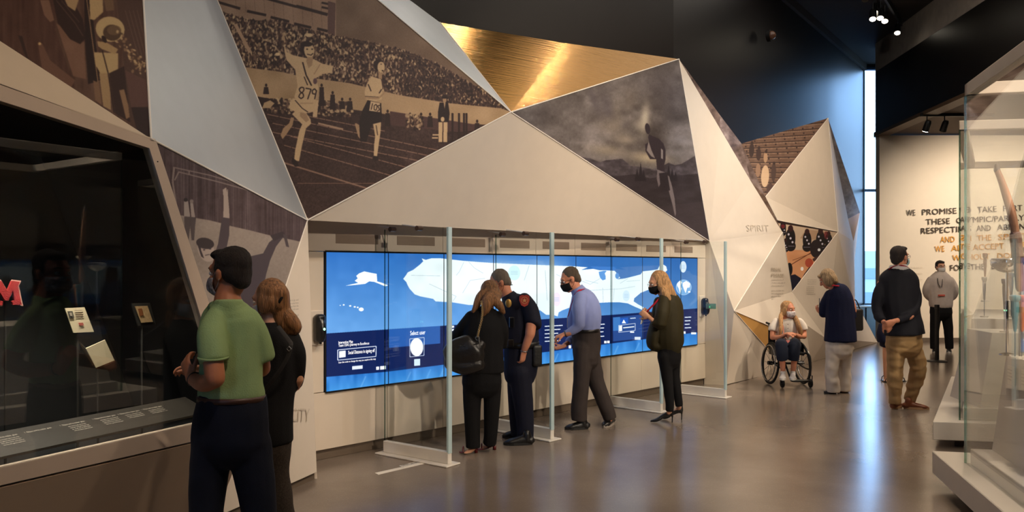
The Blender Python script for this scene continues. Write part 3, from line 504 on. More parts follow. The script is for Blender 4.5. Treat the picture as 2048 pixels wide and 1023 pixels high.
def floor_mat():
    m = bpy.data.materials.new('polished_concrete'); m.use_nodes = True; nt = m.node_tree; b = nt.nodes['Principled BSDF']; L = nt.links.new
    tc = nt.nodes.new('ShaderNodeTexCoord'); n = nt.nodes.new('ShaderNodeTexNoise'); n.inputs['Scale'].default_value = .8; n.inputs['Detail'].default_value = 7; L(tc.outputs['Object'], n.inputs['Vector'])
    r = nt.nodes.new('ShaderNodeValToRGB'); r.color_ramp.elements[0].color = (*lin((112, 100, 90)), 1); r.color_ramp.elements[1].color = (*lin((140, 127, 115)), 1); r.color_ramp.elements[0].position = .35; r.color_ramp.elements[1].position = .68; L(n.outputs[0], r.inputs[0])
    v = nt.nodes.new('ShaderNodeTexVoronoi'); v.inputs['Scale'].default_value = 60; L(tc.outputs['Object'], v.inputs['Vector']); r2 = nt.nodes.new('ShaderNodeValToRGB'); r2.color_ramp.elements[0].color = (1.25, 1.22, 1.18, 1); r2.color_ramp.elements[1].color = (.92, .92, .92, 1); r2.color_ramp.elements[0].position = .1; r2.color_ramp.elements[1].position = .34; L(v.outputs['Distance'], r2.inputs[0])
    mx = nt.nodes.new('ShaderNodeMixRGB'); mx.blend_type = 'MULTIPLY'; mx.inputs[0].default_value = .6; L(r.outputs[0], mx.inputs[1]); L(r2.outputs[0], mx.inputs[2]); L(mx.outputs[0], b.inputs['Base Color'])
    n3 = nt.nodes.new('ShaderNodeTexNoise'); n3.inputs['Scale'].default_value = .7; n3.inputs['Detail'].default_value = 5; L(tc.outputs['Object'], n3.inputs['Vector']); mr = nt.nodes.new('ShaderNodeMapRange'); mr.inputs[3].default_value = .17; mr.inputs[4].default_value = .25; L(n3.outputs[0], mr.inputs[0]); L(mr.outputs[0], b.inputs['Roughness'])
    b.inputs['Specular IOR Level'].default_value = .4; return m
CEIL = 6.76
add('floor', box(-9, -6, -.1, 17, 26, 0), floor_mat(), kind='structure')
add('ceiling', box(-9, -6, CEIL, 17, 20.3, CEIL+.12), dark, kind='structure')
# dark wall behind the folded panels: two straight runs
W0, W1, W2 = np.array([-4.6, 5.0]), np.array([2.22, 11.0]), np.array([8.79, 20.0])
def wallrun(a, b, z0, z1, t, m, name, **k):
    d = (b-a)/np.linalg.norm(b-a); n = np.array([-d[1], d[0]])*t
    return add(name, prism([a, b, b+n, a+n], z0, z1), m, **k)
def wallrun_geo(a, b, z0, z1, t):
    d = (b-a)/np.linalg.norm(b-a); n = np.array([-d[1], d[0]])*t; return prism([a, b, b+n, a+n], z0, z1)
wl = add('wall_left', join(wallrun_geo(W0, W1, 0, CEIL, .2), wallrun_geo(W1, W2, 0, CEIL, .2)), darkwall, kind='structure')
add('trim_1', join(wallrun_geo(W1+[.06, -.04], W2+[.06, -.04], CEIL-.16, CEIL, .1), wallrun_geo(W0+[.06, -.06], W1+[.06, -.04], CEIL-.16, CEIL, .1)), dark, kind='structure')
add('wall_near_left', prism([(-4.6, -6), (-4.6, 5.05), (-4.8, 5.05), (-4.8, -6)], 0, CEIL), darkwall, kind='structure')
add('wall_near', box(-4.2, -6.2, 0, 17, -6, CEIL), mat('plain_warm_wall', (120, 104, 88), .7), kind='structure')
add('wall_far_right', box(17, -6, 0, 17.2, 26, CEIL), mat('plain_warm_wall', (120, 104, 88), .7), kind='structure')
# window strip at the far corner
wx0, wx1 = 8.79, 11.5; wy = 20.0
wnd = add('window_1', join(box(wx0-.02, wy, 6.68, wx1+.1, wy+.16, CEIL), box(wx0-.02, wy, 0, wx1+.1, wy+.16, .72)), darkwall, kind='structure')
add('window_sill', bbox((wx0-.5, wy-.25, .70), (3.2, 0, 0), (0, .25, 0), (0, 0, .05)), white, wnd)
frm = mat('window_frame_dark', (50, 62, 78), .4, metal=.3)
add('window_frame', box(wx0, wy, .73, wx0+.035, wy+.1, 6.68), frm, wnd); add('window_frame', box(wx0+1.3, wy, .73, wx0+1.36, wy+.1, 6.68), frm, wnd)
for z in (.73, 3.58, 6.62): add('window_frame', box(wx0, wy-.02, z, wx1+.05, wy+.1, z+.06), frm, wnd)
gp = glass('window_glass', (.97, .99, 1.), ior=1.3)
for xa, xb in ((wx0+.035, wx0+1.3), (wx0+1.36, wx1+.05)):
    for za, zb in ((.79, 3.58), (3.64, 6.62)): add('pane', box(xa, wy+.05, za, xb, wy+.06, zb), gp, wnd)
add('wall_window_side', box(wx1+.05, 18.2, 0, wx1+.25, wy+.2, CEIL), mat('cream_wall_paint', (226, 212, 190), .7, var=.015), kind='structure')
# steel cabinet run below the window
cb = thing('sill_cabinet', 'grey metal cabinet under the tall strip window in the far corner', 'cabinet', (8.4, 18.8, 0))
for k in range(3): add('door', bbox((8.1+k*.24, 18.85-.03*k, .04), (.22, 0, 0), (0, .12, 0), (0, 0, .70)), steel, cb)
add('worktop', bbox((8.05, 18.75, .745), (.78, 0, 0), (0, .3, 0), (0, 0, .03)), white, cb)
# far white wall with the lettering
fw = add('wall_far', box(8.27, 18.0, 0, 17, 18.2, 4.65), mat('cream_wall_paint', (226, 212, 190), .7, var=.015), kind='structure')
add('wall_behind', box(8.45, 18.5, 4.65, 17, 18.6, CEIL), dark, kind='structure')
add('baseboard_far', box(8.27, 17.97, 0, 17, 18.0, .1), kick, kind='structure')
# dark bulkhead with the grey upper band, lower ceiling behind it
def yz(Y): return 8.25+.079*(Y-18)
def bulk(z0, z1, t=.25): return prism([(yz(18.2), 18.2), (yz(-6), -6), (yz(-6)+t, -6), (yz(18.2)+t, 18.2)], z0, z1)
add('wall_right', join(bulk(4.72, 6.12)), darkwall, kind='structure')
add('trim_2', prism([(yz(18.2)-.04, 18.2), (yz(-6)-.04, -6), (yz(-6)+.25, -6), (yz(18.2)+.25, 18.2)], 4.65, 4.72), mat('brown_trim', (92, 72, 54), .6), kind='structure')
add('trim_3', bulk(6.12, CEIL, .2), mat('grey_concrete_band', (168, 160, 150), .75, bump=.2, bscale=8, var=.12), kind='structure')
add('ceiling_low', prism([(yz(18.2)+.1, 18.5), (yz(-6)+.1, -6), (17, -6), (17, 18.5)], 4.68, 4.8), mat('brown_ceiling', (74, 56, 40), .8, var=.06), kind='structure')
# lettering on the far wall
ink = mat('dark_bronze_lettering', (64, 50, 34), .5); inkg = mat('gold_lettering', (214, 150, 40), .45)
tx = thing('wall_lettering', 'large dark and gold capital lettering on the far cream wall', 'lettering', (9.6, 17.99, 1.6))
for s, x0, yb, x1, m in [('WE PROMISE TO TAKE PART', 1813, 431, 2046, ink), ('THESE OLYMPIC/PARALYM', 1852, 449, 2062, ink), ('RESPECTING AND ABIDING', 1841, 467, 2066, ink), ('AND IN THE SPIRIT', 1881, 484.5, 2058, inkg), ('WE ALL ACCEPT THE', 1870, 503, 2054, inkg), ('WITHOUT DOPING', 1905, 521, 2060, inkg), ('FOR THE EVENT', 1899, 541, 2034, ink)]:
    ws = s.split(); n_ = len(s); k = 0
    for wd in ws:
        xa, xb = x0+(x1-x0)*k/n_, x0+(x1-x0)*(k+len(wd)-.25)/n_; k += len(wd)+.75 if False else len(wd)+1
        a = P(xa, yb-(xa-x0)*.045, 17.98); b = P(xb, yb-(xb-x0)*.045, 17.98); r_ = np.array(b-a)/(b-a).length; add('word', text_geo(wd, .185, a, b-a, np.cross(np.array([0, -1, 0]), r_), (b-a).length, .004, .004), m, tx)
add('small_caption', join(*[text_geo('caption text about the oath shown here', .06, P(1800, 536+k*6, 17.98), (1, 0, 0), (0, 0, 1), .5-.1*(k % 2)) for k in range(0, 6, 2)]), mat('faint_lettering', (196, 180, 158), .6), fw)
# ---------------------------------------------------------------- folded panel wall
pts = {}
def V(n, x, y, Y): pts[n] = P(x, y, Y); return pts[n]
T1 = V('T1', 264, -414, 5.85); A = V('A', 303, 278, 4.36); B = V('B', 615, 440, 6.35); C3 = V('C', 1022, 224, 7.62); D = V('D', 1358, 118, 10.9); E = V('E', 1419, 482, 11.4)
Ft = V('F', 880, 45, 8.05); GM = V('GM', 1130, 86, 9.1)
folded = thing('folded_panel_wall', 'tall folded wall of white, gold and photo-printed triangular panels', 'wall panels', (1.0, 8.6, 0))
ILL = (1.05, 1.12, 1.2)
def panel(name, poly, m, cv=None, label=None, t=.03, gain=ILL, res=300, rough=.6):
    poly = [pts[p] if isinstance(p, str) else p for p in poly]; g = slab(poly, t)
    if cv is None: return add(name, g, m, folded, label=label)
    mm, uv = make_print(m, cv, poly, gain, res, rough); return add(name, g, mm, folded, label=label, uv=uv(g[0]))
def tri_fix(ns):  # keep quads planar: slide the last vertex along its own ray onto the plane of the first three
    p = [np.array(pts[n]) for n in ns]; n = np.cross(p[1]-p[0], p[2]-p[0]); cam0 = np.array([0, 0, H])
    for k in range(3, len(ns)):
        d = p[k]-cam0; t = np.dot(n, p[0]-cam0)/np.dot(n, d); pts[ns[k]] = Vector(cam0+d*t)
# left of the screens
V('P1L', -420, -190, 3.3); tri_fix(['A', 'T1', 'P1L'])
pts['P1L'] = P(-420, -190, 3.35)
panel('photo_panel', ['A', 'T1', 'P1L'], 'print_hat', art_hat(), 'sepia photo print of suited figures, one holding a straw hat', res=240)
panel('metal_panel', ['A', 'B', 'T1'], satin, label='grey satin metal triangle')
panel('photo_panel', ['B', 'C', 'T1'], 'print_track', art_track(), 'sepia photo print of two runners on a cinder track')
panel('metal_panel', ['C', 'F', 'T1'], satin, label='narrow grey satin metal triangle')
panel('gold_panel', ['C', 'GM', 'F'], gold, label='brushed gold triangle'); panel('gold_panel', ['C', 'D', 'GM'], gold, label='brushed gold triangle')
panel('photo_panel', ['C', 'D', 'E'], 'print_mountain', art_mountain(), 'dark photo print of a runner before mountains', gain=(1.25, 1.35, 1.5))
panel('white_panel', ['B', 'C', 'E'], white, label='white triangle over the screens')
# ski photo and white side panel
V('R', 633, 943, 6.27); V('L', 430, 1034, 5.17); V('Vv', 473, 869, 4.95); tri_fix(['B', 'R', 'L', 'Vv']); V('A2', 312, 282, 4.40)
panel('photo_panel', ['A2', 'B', 'Vv'], 'print_ski', art_ski(), 'sepia photo print of a skier with one arm raised', gain=(1.2, 1.32, 1.5))
panel('white_panel', ['B', 'R', 'L', 'Vv'], white, label='white side panel beside the screens')
V('R1', 615, 700, 6.33); V('fold1', 597, 723, 6.2); V('fold2', 618, 708, 6.33)
add('caption', join(*[text_geo(s, .022, P(575, 596+i*6.2, 5.98)+Vector((0.0, -.05, 0)), pts['R']-pts['L']+Vector((0, 0, 0)), (0, 0, 1), .16) for i, s in enumerate(['Lorem', 'on the hill a path is', 'made by those who go', 'before the others and', '', 'open the way for all', 'who want to follow in', 'their own good time', '', 'and to the last one', 'who comes home late'][0:1]+['the first to go, and', 'the last to come home', 'a long way from the', 'start of it all now', '', 'open the way for all', 'who want to follow in', 'their own good time', '', 'and the next one too']) if s and s != 'Lorem']), mat('faint_grey_ink', (150, 140, 126), .6), folded)
# right of the screens
V('S1', 1372, 130, 11.3); V('S2', 1440, 230, 12.3); V('S3', 1483, 287, 12.9); V('S4', 1531, 393, 12.6); V('S5', 1501, 361, 12.3); V('S6', 1440, 257, 11.8); V('S7', 1392, 172, 11.3)
V('N', 1565, 464, 12.7); V('M', 1468, 621, 11.25); V('Bq', 1453, 768, 11.35)
pf = panel('white_panel', ['D', 'S6', 'E'], white, label='white upright triangle right of the mountain print')
panel('white_panel', ['S6', 'S5', 'E'], white); panel('white_panel', ['S5', 'N', 'M', 'E'][0:3]+['E'], white) if False else None
panel('white_panel', ['S5', 'N', 'E'], white); panel('white_panel', ['E', 'N', 'M'], white)
panel('photo_panel', ['D', 'S1', 'S2', 'S6'][0:1]+['S2', 'S6'], 'print_sliver_1', art_plain(1340, 100, 1560, 420, (120, 100, 88), 5), 'thin sliver of sepia photo print')
panel('photo_panel', ['S2', 'S3', 'S6'], 'print_sliver_2', art_plain(1340, 100, 1560, 420, (132, 116, 110), 9)); panel('photo_panel', ['S3', 'S5', 'S6'], 'print_sliver_3', art_plain(1340, 100, 1560, 420, (128, 112, 106), 13)); panel('photo_panel', ['S3', 'S4', 'S5'], 'print_sliver_4', art_plain(1340, 100, 1560, 420, (116, 100, 94), 17)); panel('photo_panel', ['S4', 'N', 'S5'], 'print_sliver_5', art_plain(1340, 100, 1580, 480, (110, 90, 78), 21))
panel('white_panel', ['E', 'M', 'Bq'], white, label='narrow bright triangle at the screen niche')
V('B2', 1530, 750, 12.4); V('B3', 1622, 724, 14.1); V('B4', 1755, 684, 17.9); V('G1', 1600, 677, 13.0); V('G2', 1546, 710, 12.45); V('Q', 1584, 583, 13.3); V('U1', 1656, 236, 14.2); V('U2', 1676, 463, 14.4); V('U3', 1555, 440, 12.7)
panel('white_panel', ['M', 'B2', 'Bq'], white); panel('white_panel', ['M', 'G2', 'B2'], white)
panel('ochre_panel', ['M', 'G1', 'G2'], ochre, label='ochre gold triangle near the floor')
panel('white_panel', ['M', 'N', 'Q'], white, label='white panel with exhibition text'); panel('white_panel', ['M', 'Q', 'G1'], white)
panel('photo_panel', ['S3', 'U1', 'S4'], 'print_stairs', art_stairs(), 'sepia photo print of figures on stadium steps', res=250, gain=(1.35, 1.5, 1.7))
panel('white_panel', ['S4', 'U1', 'U2'], white, label='tall white triangle under the stadium print'); panel('white_panel', ['S4', 'U2', 'U3'], white)
panel('photo_panel', ['U3', 'U2', 'Q'], 'print_court', art_court(), 'colour photo print of wheelchair players on an orange court', res=300, gain=(1.0, 1.15, 1.5))
V('X1', 1611, 648, 13.3); V('X2', 1652, 676, 14.2)
panel('white_panel', ['U2', 'X2', 'Q'], white, label='white panel with small caption'); panel('white_panel', ['Q', 'X2', 'X1'], white); panel('white_panel', ['Q', 'X1', 'G1'], white)
panel('white_panel', ['X1', 'X2', 'B3'], white); panel('white_panel', ['G1', 'X1', 'B3'], white); panel('white_panel', ['G1', 'B3', 'B2'], white); panel('white_panel', ['G2', 'G1', 'B2'], white)
V('Y1', 1690, 330, 15.0); V('Y2', 1707, 482, 16.8); V('Y3', 1720, 425, 17.9); V('Y4', 1696, 437, 16.9); V('Y5', 1709, 520, 17.3); V('Y6', 1710, 612, 16.7); V('Y7', 1680, 600, 14.8)
panel('white_panel', ['U1', 'Y4', 'U2'], white, label='pale sliver facing the window'); panel('white_panel', ['Y4', 'Y2', 'U2'], white)
panel('photo_panel', ['U1', 'Y3', 'Y4'], 'print_sliver_6', art_plain(1650, 230, 1730, 450, (130, 124, 134), 31), 'sliver of grey photo print facing the window')
panel('ochre_panel', ['Y4', 'Y3', 'Y2'], ochre, label='small ochre triangle'); panel('white_panel', ['Y3', 'Y5', 'Y2'], white)
panel('white_panel', ['U2', 'Y2', 'Y6'], white); panel('white_panel', ['U2', 'Y6', 'X2'], white); panel('white_panel', ['Y2', 'Y5', 'Y6'], white)
V('Z1', 1722, 622, 17.4); panel('white_panel', ['X2', 'Y6', 'Z1'], white); panel('white_panel', ['X2', 'Z1', 'B4'], white); panel('white_panel', ['X2', 'B4', 'B3'], white)
def rod(a, b, r=.006): return cyl(np.array(pts[a])+[0, -.004, 0], np.array(pts[b])+[0, -.004, 0], r, 8)
for a, b in ['A T1', 'A B', 'B T1', 'B C', 'C T1', 'C F', 'C D', 'C E', 'D E', 'B Vv', 'N M', 'N Q', 'S4 U1', 'U3 U2', 'U2 Q', 'U1 U2', 'M G1', 'M G2'] and [q.split() for q in ['A T1', 'A B', 'B T1', 'B C', 'C T1', 'C F', 'C D', 'C E', 'D E', 'B Vv', 'N M', 'N Q', 'S4 U1', 'U3 U2', 'U2 Q', 'U1 U2', 'M G1', 'M G2']]:
    add('edge_strip', rod(a, b), trimm, folded)
# recessed skirting below the folded panels
def kickb(a, b, back=.07):
    a = np.array(pts[a])[:2]; b = np.array(pts[b])[:2]; d = (b-a)/np.linalg.norm(b-a); n = np.array([-d[1], d[0]]); return prism([a+n*.02, b+n*.02, b+n*(.02+back), a+n*(.02+back)], 0, .085)
add('skirting', kickb('L', 'R'), kick, folded); add('skirting', kickb('Bq', 'B2'), kick, folded); add('skirting', kickb('B2', 'B3'), kick, folded); add('skirting', kickb('B3', 'B4'), kick, folded)
# captions printed on the right-hand panels
def onpanel(tri, x, y):
    p = [np.array(pts[t]) for t in tri]; n = np.cross(p[1]-p[0], p[2]-p[0]); n /= np.linalg.norm(n); c = np.array([0, 0, H]); d = np.array(P(x, y, 1.))-c
    if np.dot(n, d) > 0: n = -n
    q = c+d*np.dot(n, p[0]-c)/np.dot(n, d); return q+n*.006, n
def ptext(tri, s, x, y, x2, size, m, th=0.):
    a, n = onpanel(tri, x, y); b, _ = onpanel(tri, x2, y); r = b-a; u = np.cross(n, r); u = u if u[2] > 0 else -u; return text_geo(s, size, a, r, u, np.linalg.norm(r), .001, th)
T_PT = ['M', 'N', 'Q']; faint = MATS['faint_grey_ink']
add('heading', join(ptext(T_PT, 'FINAL', 1541, 542, 1561, .085, faint), ptext(T_PT, 'PHASE', 1541, 554, 1566, .085, faint)), mat('pale_grey_ink', (190, 178, 160), .6), folded)
def lines(tri, x, y, x2, n, st, m, seed=1, sz=.026):
    r = random.Random(seed); ws = 'the games of the people who came before us and won their place in all of it'.split()
    return join(*[ptext(tri, ' '.join(r.choice(ws) for _ in range(5)), x, y+i*st, x2-r.uniform(0, 4), sz, m) for i in range(n)])
def vis(tri, x, y): return onpanel(tri, x, y)
add('faint_word', ptext(['E', 'S5', 'N'], 'SPIRIT', 1492, 462, 1537, .14, mat('very_faint_ink', (196, 184, 168), .6)), MATS['very_faint_ink'], folded)
add('faint_word', ptext(['B', 'R', 'L'], 'CITY', 580, 842, 616, .14, MATS['very_faint_ink']), MATS['very_faint_ink'], folded)
add('caption', join(lines(['M', 'Q', 'N'], 1542, 560, 1569, 3, 6, faint, 1), lines(['M', 'Q', 'N'], 1542, 582, 1570, 6, 5.6, faint, 2, .034), lines(['M', 'Q', 'N'], 1542, 618, 1566, 2, 6, faint, 3)), faint, folded)
add('caption', join(lines(['U2', 'X2', 'Q'], 1614, 560, 1632, 3, 4, faint, 4), lines(['U2', 'X2', 'Q'], 1612, 574, 1630, 5, 3.6, faint, 5)), faint, folded)
# ---------------------------------------------------------------- screen niche
sd = np.array([4.21, 4.34, 0]); sd /= np.linalg.norm(sd); sn = np.array([sd[1], -sd[0], 0])       # along the wall, out of the wall
S0 = np.array([-1.616, 6.91, 0.]); up = np.array([0, 0, 1.])
def wp(a, z, o=0.): return S0+sd*a+sn*o+up*z
Lw = 5.97
def spx(px):   # distance along the wall of an image column
    u = (px-CX)/F; return (u*S0[1]-S0[0])/(sd[0]-u*sd[1])
Lw = spx(1393); a0, a1 = spx(612), spx(1411)
def wb(aa, ab, z0, z1, o0, o1, bev=.003): return bbox(wp(aa, z0, o0), sd*(ab-aa), sn*(o1-o0), up*(z1-z0), bev)
ZB, ZT = .585, 1.80
zt = lambda px, py: None
niche = add('wall_screen', obox(wp(a0-.3, 0, -.25), sd*(a1-a0+.3), sn*.13, up*2.3), lowwhite, kind='structure')
seams = [spx(x) for x in (650, 775, 886, 985, 1072, 1150, 1222, 1283, 1340, 1393)]
ZT = 1.65+34/F*S0[1]; ZB = 1.65-246/F*S0[1]
for i in range(9): add('lower_board', wb(seams[i]+.002 if i else a0, seams[i+1]-.002 if i < 8 else a1, .09, ZB-.005, -.12, 0), lowwhite, niche)
for i in range(9): add('upper_board', wb(seams[i]+.002 if i else a0, seams[i+1]-.002 if i < 8 else a1, ZT+.005, 2.16, -.12, 0), lowwhite, niche)
add('side_board', wb(a0, seams[0]-.012, ZB, ZT, -.12, 0), lowwhite, niche); add('side_board', wb(seams[9]+.012, a1, ZB, ZT, -.12, 0), lowwhite, niche)
ventm = mat('vent_recess', (150, 132, 116), .7, bump=.2, bscale=300)
for i in range(9):
    c = (seams[i]+seams[i+1])/2; hw = (seams[i+1]-seams[i])*.34; add('vent', join(wb(c-hw, c+hw, ZT+.075, ZT+.16, -.0, .003, .001), *[wb(c-hw, c+hw, ZT+.079+k*.0125, ZT+.084+k*.0125, .003, .006, .001) for k in range(6)]), ventm, niche)
add('soffit', slab([wp(a0-.1, 2.16, -.1), wp(a1, 2.16, -.1), Vector(pts['E'])+Vector((0, 0, -.0)), Vector(pts['B'])], .02, (0, 0, 1)), white, niche)
add('baseboard_screen', wb(a0, a1, 0, .09, -.12, -.03), kick, kind='structure')
# return wall at the right end of the niche
rb = wp(a1, 0, -.02); pE = np.array(pts['E']); pB = np.array(pts['Bq'])
add('return_board', slab([rb+up*.0, rb+up*2.16, pE, [pB[0], pB[1], 0.0]][0:3], .02, (0, .5, 0)), lowwhite, niche); add('return_board', slab([rb, pE, [pB[0], pB[1], 0.]], .02, (0, .5, 0)), lowwhite, niche)
# left return between the side panel and the screen wall
lb = wp(a0, 0, 0); add('return_board', slab([np.array([pts['R'][0], pts['R'][1]+.02, 0]), lb, lb+up*2.16, np.array(pts['B'])+[0, .02, 0]][0:3], .02, (-1, 0, 0)), lowwhite, niche)
# the video wall: nine upright displays
vw = thing('video_wall', 'video wall of nine upright screens showing a blue map of the states', 'video wall', tuple(wp(Lw/2, ZB, .0)))
SP = [Vector(wp(seams[0], ZB, .012)), Vector(wp(seams[9], ZB, .012)), Vector(wp(seams[9], ZT, .012)), Vector(wp(seams[0], ZT, .012))]
sm, suv = make_print('screen_image', art_screen(), SP, (1, 1, 1), 330, emit=.95)
for i in range(9):
    g = wb(seams[i]+.003, seams[i+1]-.003, ZB+.003, ZT-.003, .002, .014, .001); d = add('display', g, sm, vw, uv=suv(g[0]))
add('bezel', join(*[wb(s-.005, s+.005, ZB-.004, ZT+.004, -.02, .0155, .001) for s in seams], wb(seams[0], seams[9], ZT-.004, ZT+.012, -.02, .016, .001), wb(seams[0], seams[9], ZB-.012, ZB+.003, -.02, .016, .001)), blackp, vw)
glow = mat('screen_text_glow', (248, 250, 255), .4, emit=1.)
def stext(s, x, y, x2, size):
    a = wp(spx(x), 0, .0165); Y = a[1]; a[2] = H-(y-HY)/F*Y; b = spx(x2)-spx(x); return text_geo(s, size, a, sd, up, b, .0015)
add('screen_text', join(stext('Interactive Map', 674.5, 687, 703, .034), stext("Team USA's Journey to Excellence", 674.5, 693, 736, .034), stext('Social Distance in signing off', 694, 708, 747, .045), stext('Scan the code to change the way you explore this map', 674.5, 726, 749, .022), stext('Select user', 818, 670, 848, .06)), glow, vw)
# hand sanitiser dispensers
disg = mat('green_status_light', (150, 255, 190), .3, emit=3.)
def dispenser(px, py, lab):
    a = spx(px); p = wp(a, 0, 0); z = H-(py-HY)/F*p[1]
    t = thing('sanitiser_dispenser', lab, 'dispenser', tuple(wp(a, z-.13, .0)), 'hand sanitiser dispensers at the screen wall ends')
    add('back_plate', wb(a-.07, a+.07, z-.15, z+.15, 0, .015, .012), white, t)
    add('housing', remesh(join(wb(a-.045, a+.045, z-.12, z+.12, .015, .1, .02), ellip(wp(a, z-.02, .09), (.042, .04, .1), [sd, sn, up])), .009, 4), blackp, t, True)
    add('status_light', ellip(wp(a, z-.005, .13), (.011, .006, .011), [sd, sn, up], 10, 6), disg, t); add('spout', cyl(wp(a, z-.135, .07), wp(a, z-.115, .07), .012), blackp, t)
dispenser(632, 655, 'black hand sanitiser dispenser left of the blue screens'); dispenser(1403, 612, 'black hand sanitiser dispenser right of the blue screens')
# ---------------------------------------------------------------- glass dividers
clear = glass('clear_glass', (.975, .992, .984), ior=1.35); edge = glass('glass_edge', (.72, .88, .86), ior=1.4, frost=.7)
stain = mat('white_powder_coat', (230, 224, 214), .4); clampm = mat('clamp_dark_bronze', (92, 74, 66), .35, metal=.6)
DIV = [((770, 905), (900, 930), 'leftmost glass divider, before the second screen, with floor tape beside it', (790, 832)), ((992, 858), (1105, 880), 'glass divider between the police officer and the man in blue shirt', (1003, 1045)), ((1222, 810), (1324, 824), 'glass divider behind the woman in the olive blouse', (1237, 1277)), ((1362, 785), (1452, 795), 'rightmost glass divider, past the end of the screens', (1358, 1398))]
for (b0, f0, lab, br) in DIV:
    b = np.array(G(*b0)); f = np.array(G(*f0)); d = (f-b); L_ = np.linalg.norm(d); d /= L_; n = np.cross(up, d); Y = f[1]
    t = thing('glass_divider', lab, 'glass divider', tuple((b+f)/2), 'glass dividers in front of the screens')
    add('base_plate', bbox(b-n*.09-d*.04, d*(L_+.08), n*.18, up*.014, .004), stain, t); add('base_channel', bbox(b-n*.025+up*.014, d*L_, n*.05, up*.1, .004), stain, t)
    add('glass_pane', obox(b-n*.006+up*.1, d*(L_-.004), n*.012, up*1.9), clear, t); add('edge_strip', bbox(f-n*.024+up*.1-d*.02, d*.024, n*.048, up*1.9, .003), edge, t)
    add('back_edge', obox(b-n*.006+up*.1-d*.004, d*.004, n*.012, up*1.9), glass('glass_edge_dark', (.35, .45, .42), ior=1.4), t)
    for k, x in enumerate(br):
        q = b+d*(L_*(.12+.42*k))+up*2.0
        add('top_clamp', cyl(q-n*.03, q+n*.03, .022, 16), clampm, t)
        add('top_arm', cyl(q+up*.012, q+up*.02-sd*.0+sn*-.28+up*.03, .006, 8), stain, t)
g4 = G(1362, 785); add('green_strip', bbox(np.array(P(1412, 617, 10.62)), (.12, -.05, 0), (0, .004, 0), (0, 0, .07), .001), glass('green_film', (.25, .62, .45), ior=1.4, frost=.25), bpy.data.objects['glass_divider.003'], label='green strip on the glass')  # thin translucent green strip at the divider glass
# floor tape
tp = thing('floor_marker', 'white distancing tape with a small printed sign on the floor', 'floor sticker', tuple(G(800, 936)))
def quad(ps, z, t=.0015): P4 = [np.array(G(*p)) for p in ps]; return prism([q[:2] for q in P4], z, z+t)
tapem = mat('white_tape', (236, 228, 214), .5)
add('tape_strip', quad([(750, 945), (845, 924), (850, 926.5), (757, 948.5)], .0), tapem, tp); add('sign', quad([(798, 931), (838, 921.5), (848, 926), (808, 935)], .0015), tapem, tp)
s0, s1 = np.array(G(806, 932.5)), np.array(G(840, 925.2)); add('sign_text', text_geo('6 FEET APART', .06, s0+up*.003, s1-s0, np.cross(up, s1-s0), np.linalg.norm(s1-s0), .002), mat('black_ink', (24, 24, 26), .5), tp)
# ---------------------------------------------------------------- left display case (vertical plane X = -2.3 + .44 (Y-3.6))
cd_ = np.array([.44, 1., 0]); cd_ /= np.linalg.norm(cd_); cn = np.array([cd_[1], -cd_[0], 0])     # along the case, out towards the room
C0 = np.array([-2.3, 3.6, 0.])
def cpx(px, py=None):
    u = (px-CX)/F; Y = (C0[0]-.44*3.6)/(u-.44) if False else (-2.3-.44*3.6)/(u-.44); X = u*Y
    return np.array([X, Y, H if py is None else H-(py-HY)/F*Y])
case = thing('display_case', 'large dark built-in glass display case on the left', 'display case', tuple(C0))
wallm = mat('beige_wall_lacquer', (214, 196, 174), .5, var=.02); framem = mat('case_frame_lacquer', (206, 186, 168), .42)
TL, TR, BR, BL = cpx(-420, 55), cpx(303, 287), cpx(478, 838), cpx(-420, 1040)
tTL, tTR, tBR, tBL = cpx(-420, 20), cpx(312, 280), cpx(500, 856), cpx(-420, 1066)
def fr(a, b, c, d, t=.05, o=0.): return slab([a+cn*o, b+cn*o, c+cn*o, d+cn*o], t, -cn)
iTL, iTR, iBR, iBL = cpx(-420, 68), cpx(299, 296), cpx(462, 831), cpx(-420, 1030)
add('frame_rail', fr(tTL, tTR, iTR, iTL), framem, case); add('frame_rail', fr(tTR, tBR, iBR, iTR), framem, case); add('frame_rail', fr(iBL, iBR, tBR, tBL), framem, case)
add('screw', cyl(cpx(315, 323), cpx(315, 323)+cn*.003, .004, 8), blackm, case)
add('front_glass', fr(iTL, iTR, iBR, iBL, .008, -.012), glass('case_glass', (.86, .88, .86), ior=1.75), case)
zl = tBR[2]; 
add('lower_panel', slab([np.array([tBL[0], tBL[1], tBL[2]-.012]), np.array([tBR[0], tBR[1], tBR[2]-.012]), np.array([pts['L'][0], pts['L'][1], .05]), np.array([tBL[0]-.05, tBL[1], .05])][0:3], .03, -cn), greyboard, case)
add('lower_panel', slab([np.array([tBL[0], tBL[1], tBL[2]-.012]), np.array([pts['L'][0], pts['L'][1], .05]), np.array([tBL[0]-.12, tBL[1]-.1, .05])], .03, -cn), greyboard, case)
# beige fillet between the case and the print above
add('upper_panel', slab([tTL+up*.012, tTR+up*.004, np.array(pts['A']), np.array(pts['P1L'])][0:3], .02, -cn), wallm, folded); 
add('upper_panel', slab([tTL+up*.012, np.array(pts['A']), np.array(pts['P1L'])], .02, -cn), wallm, folded)
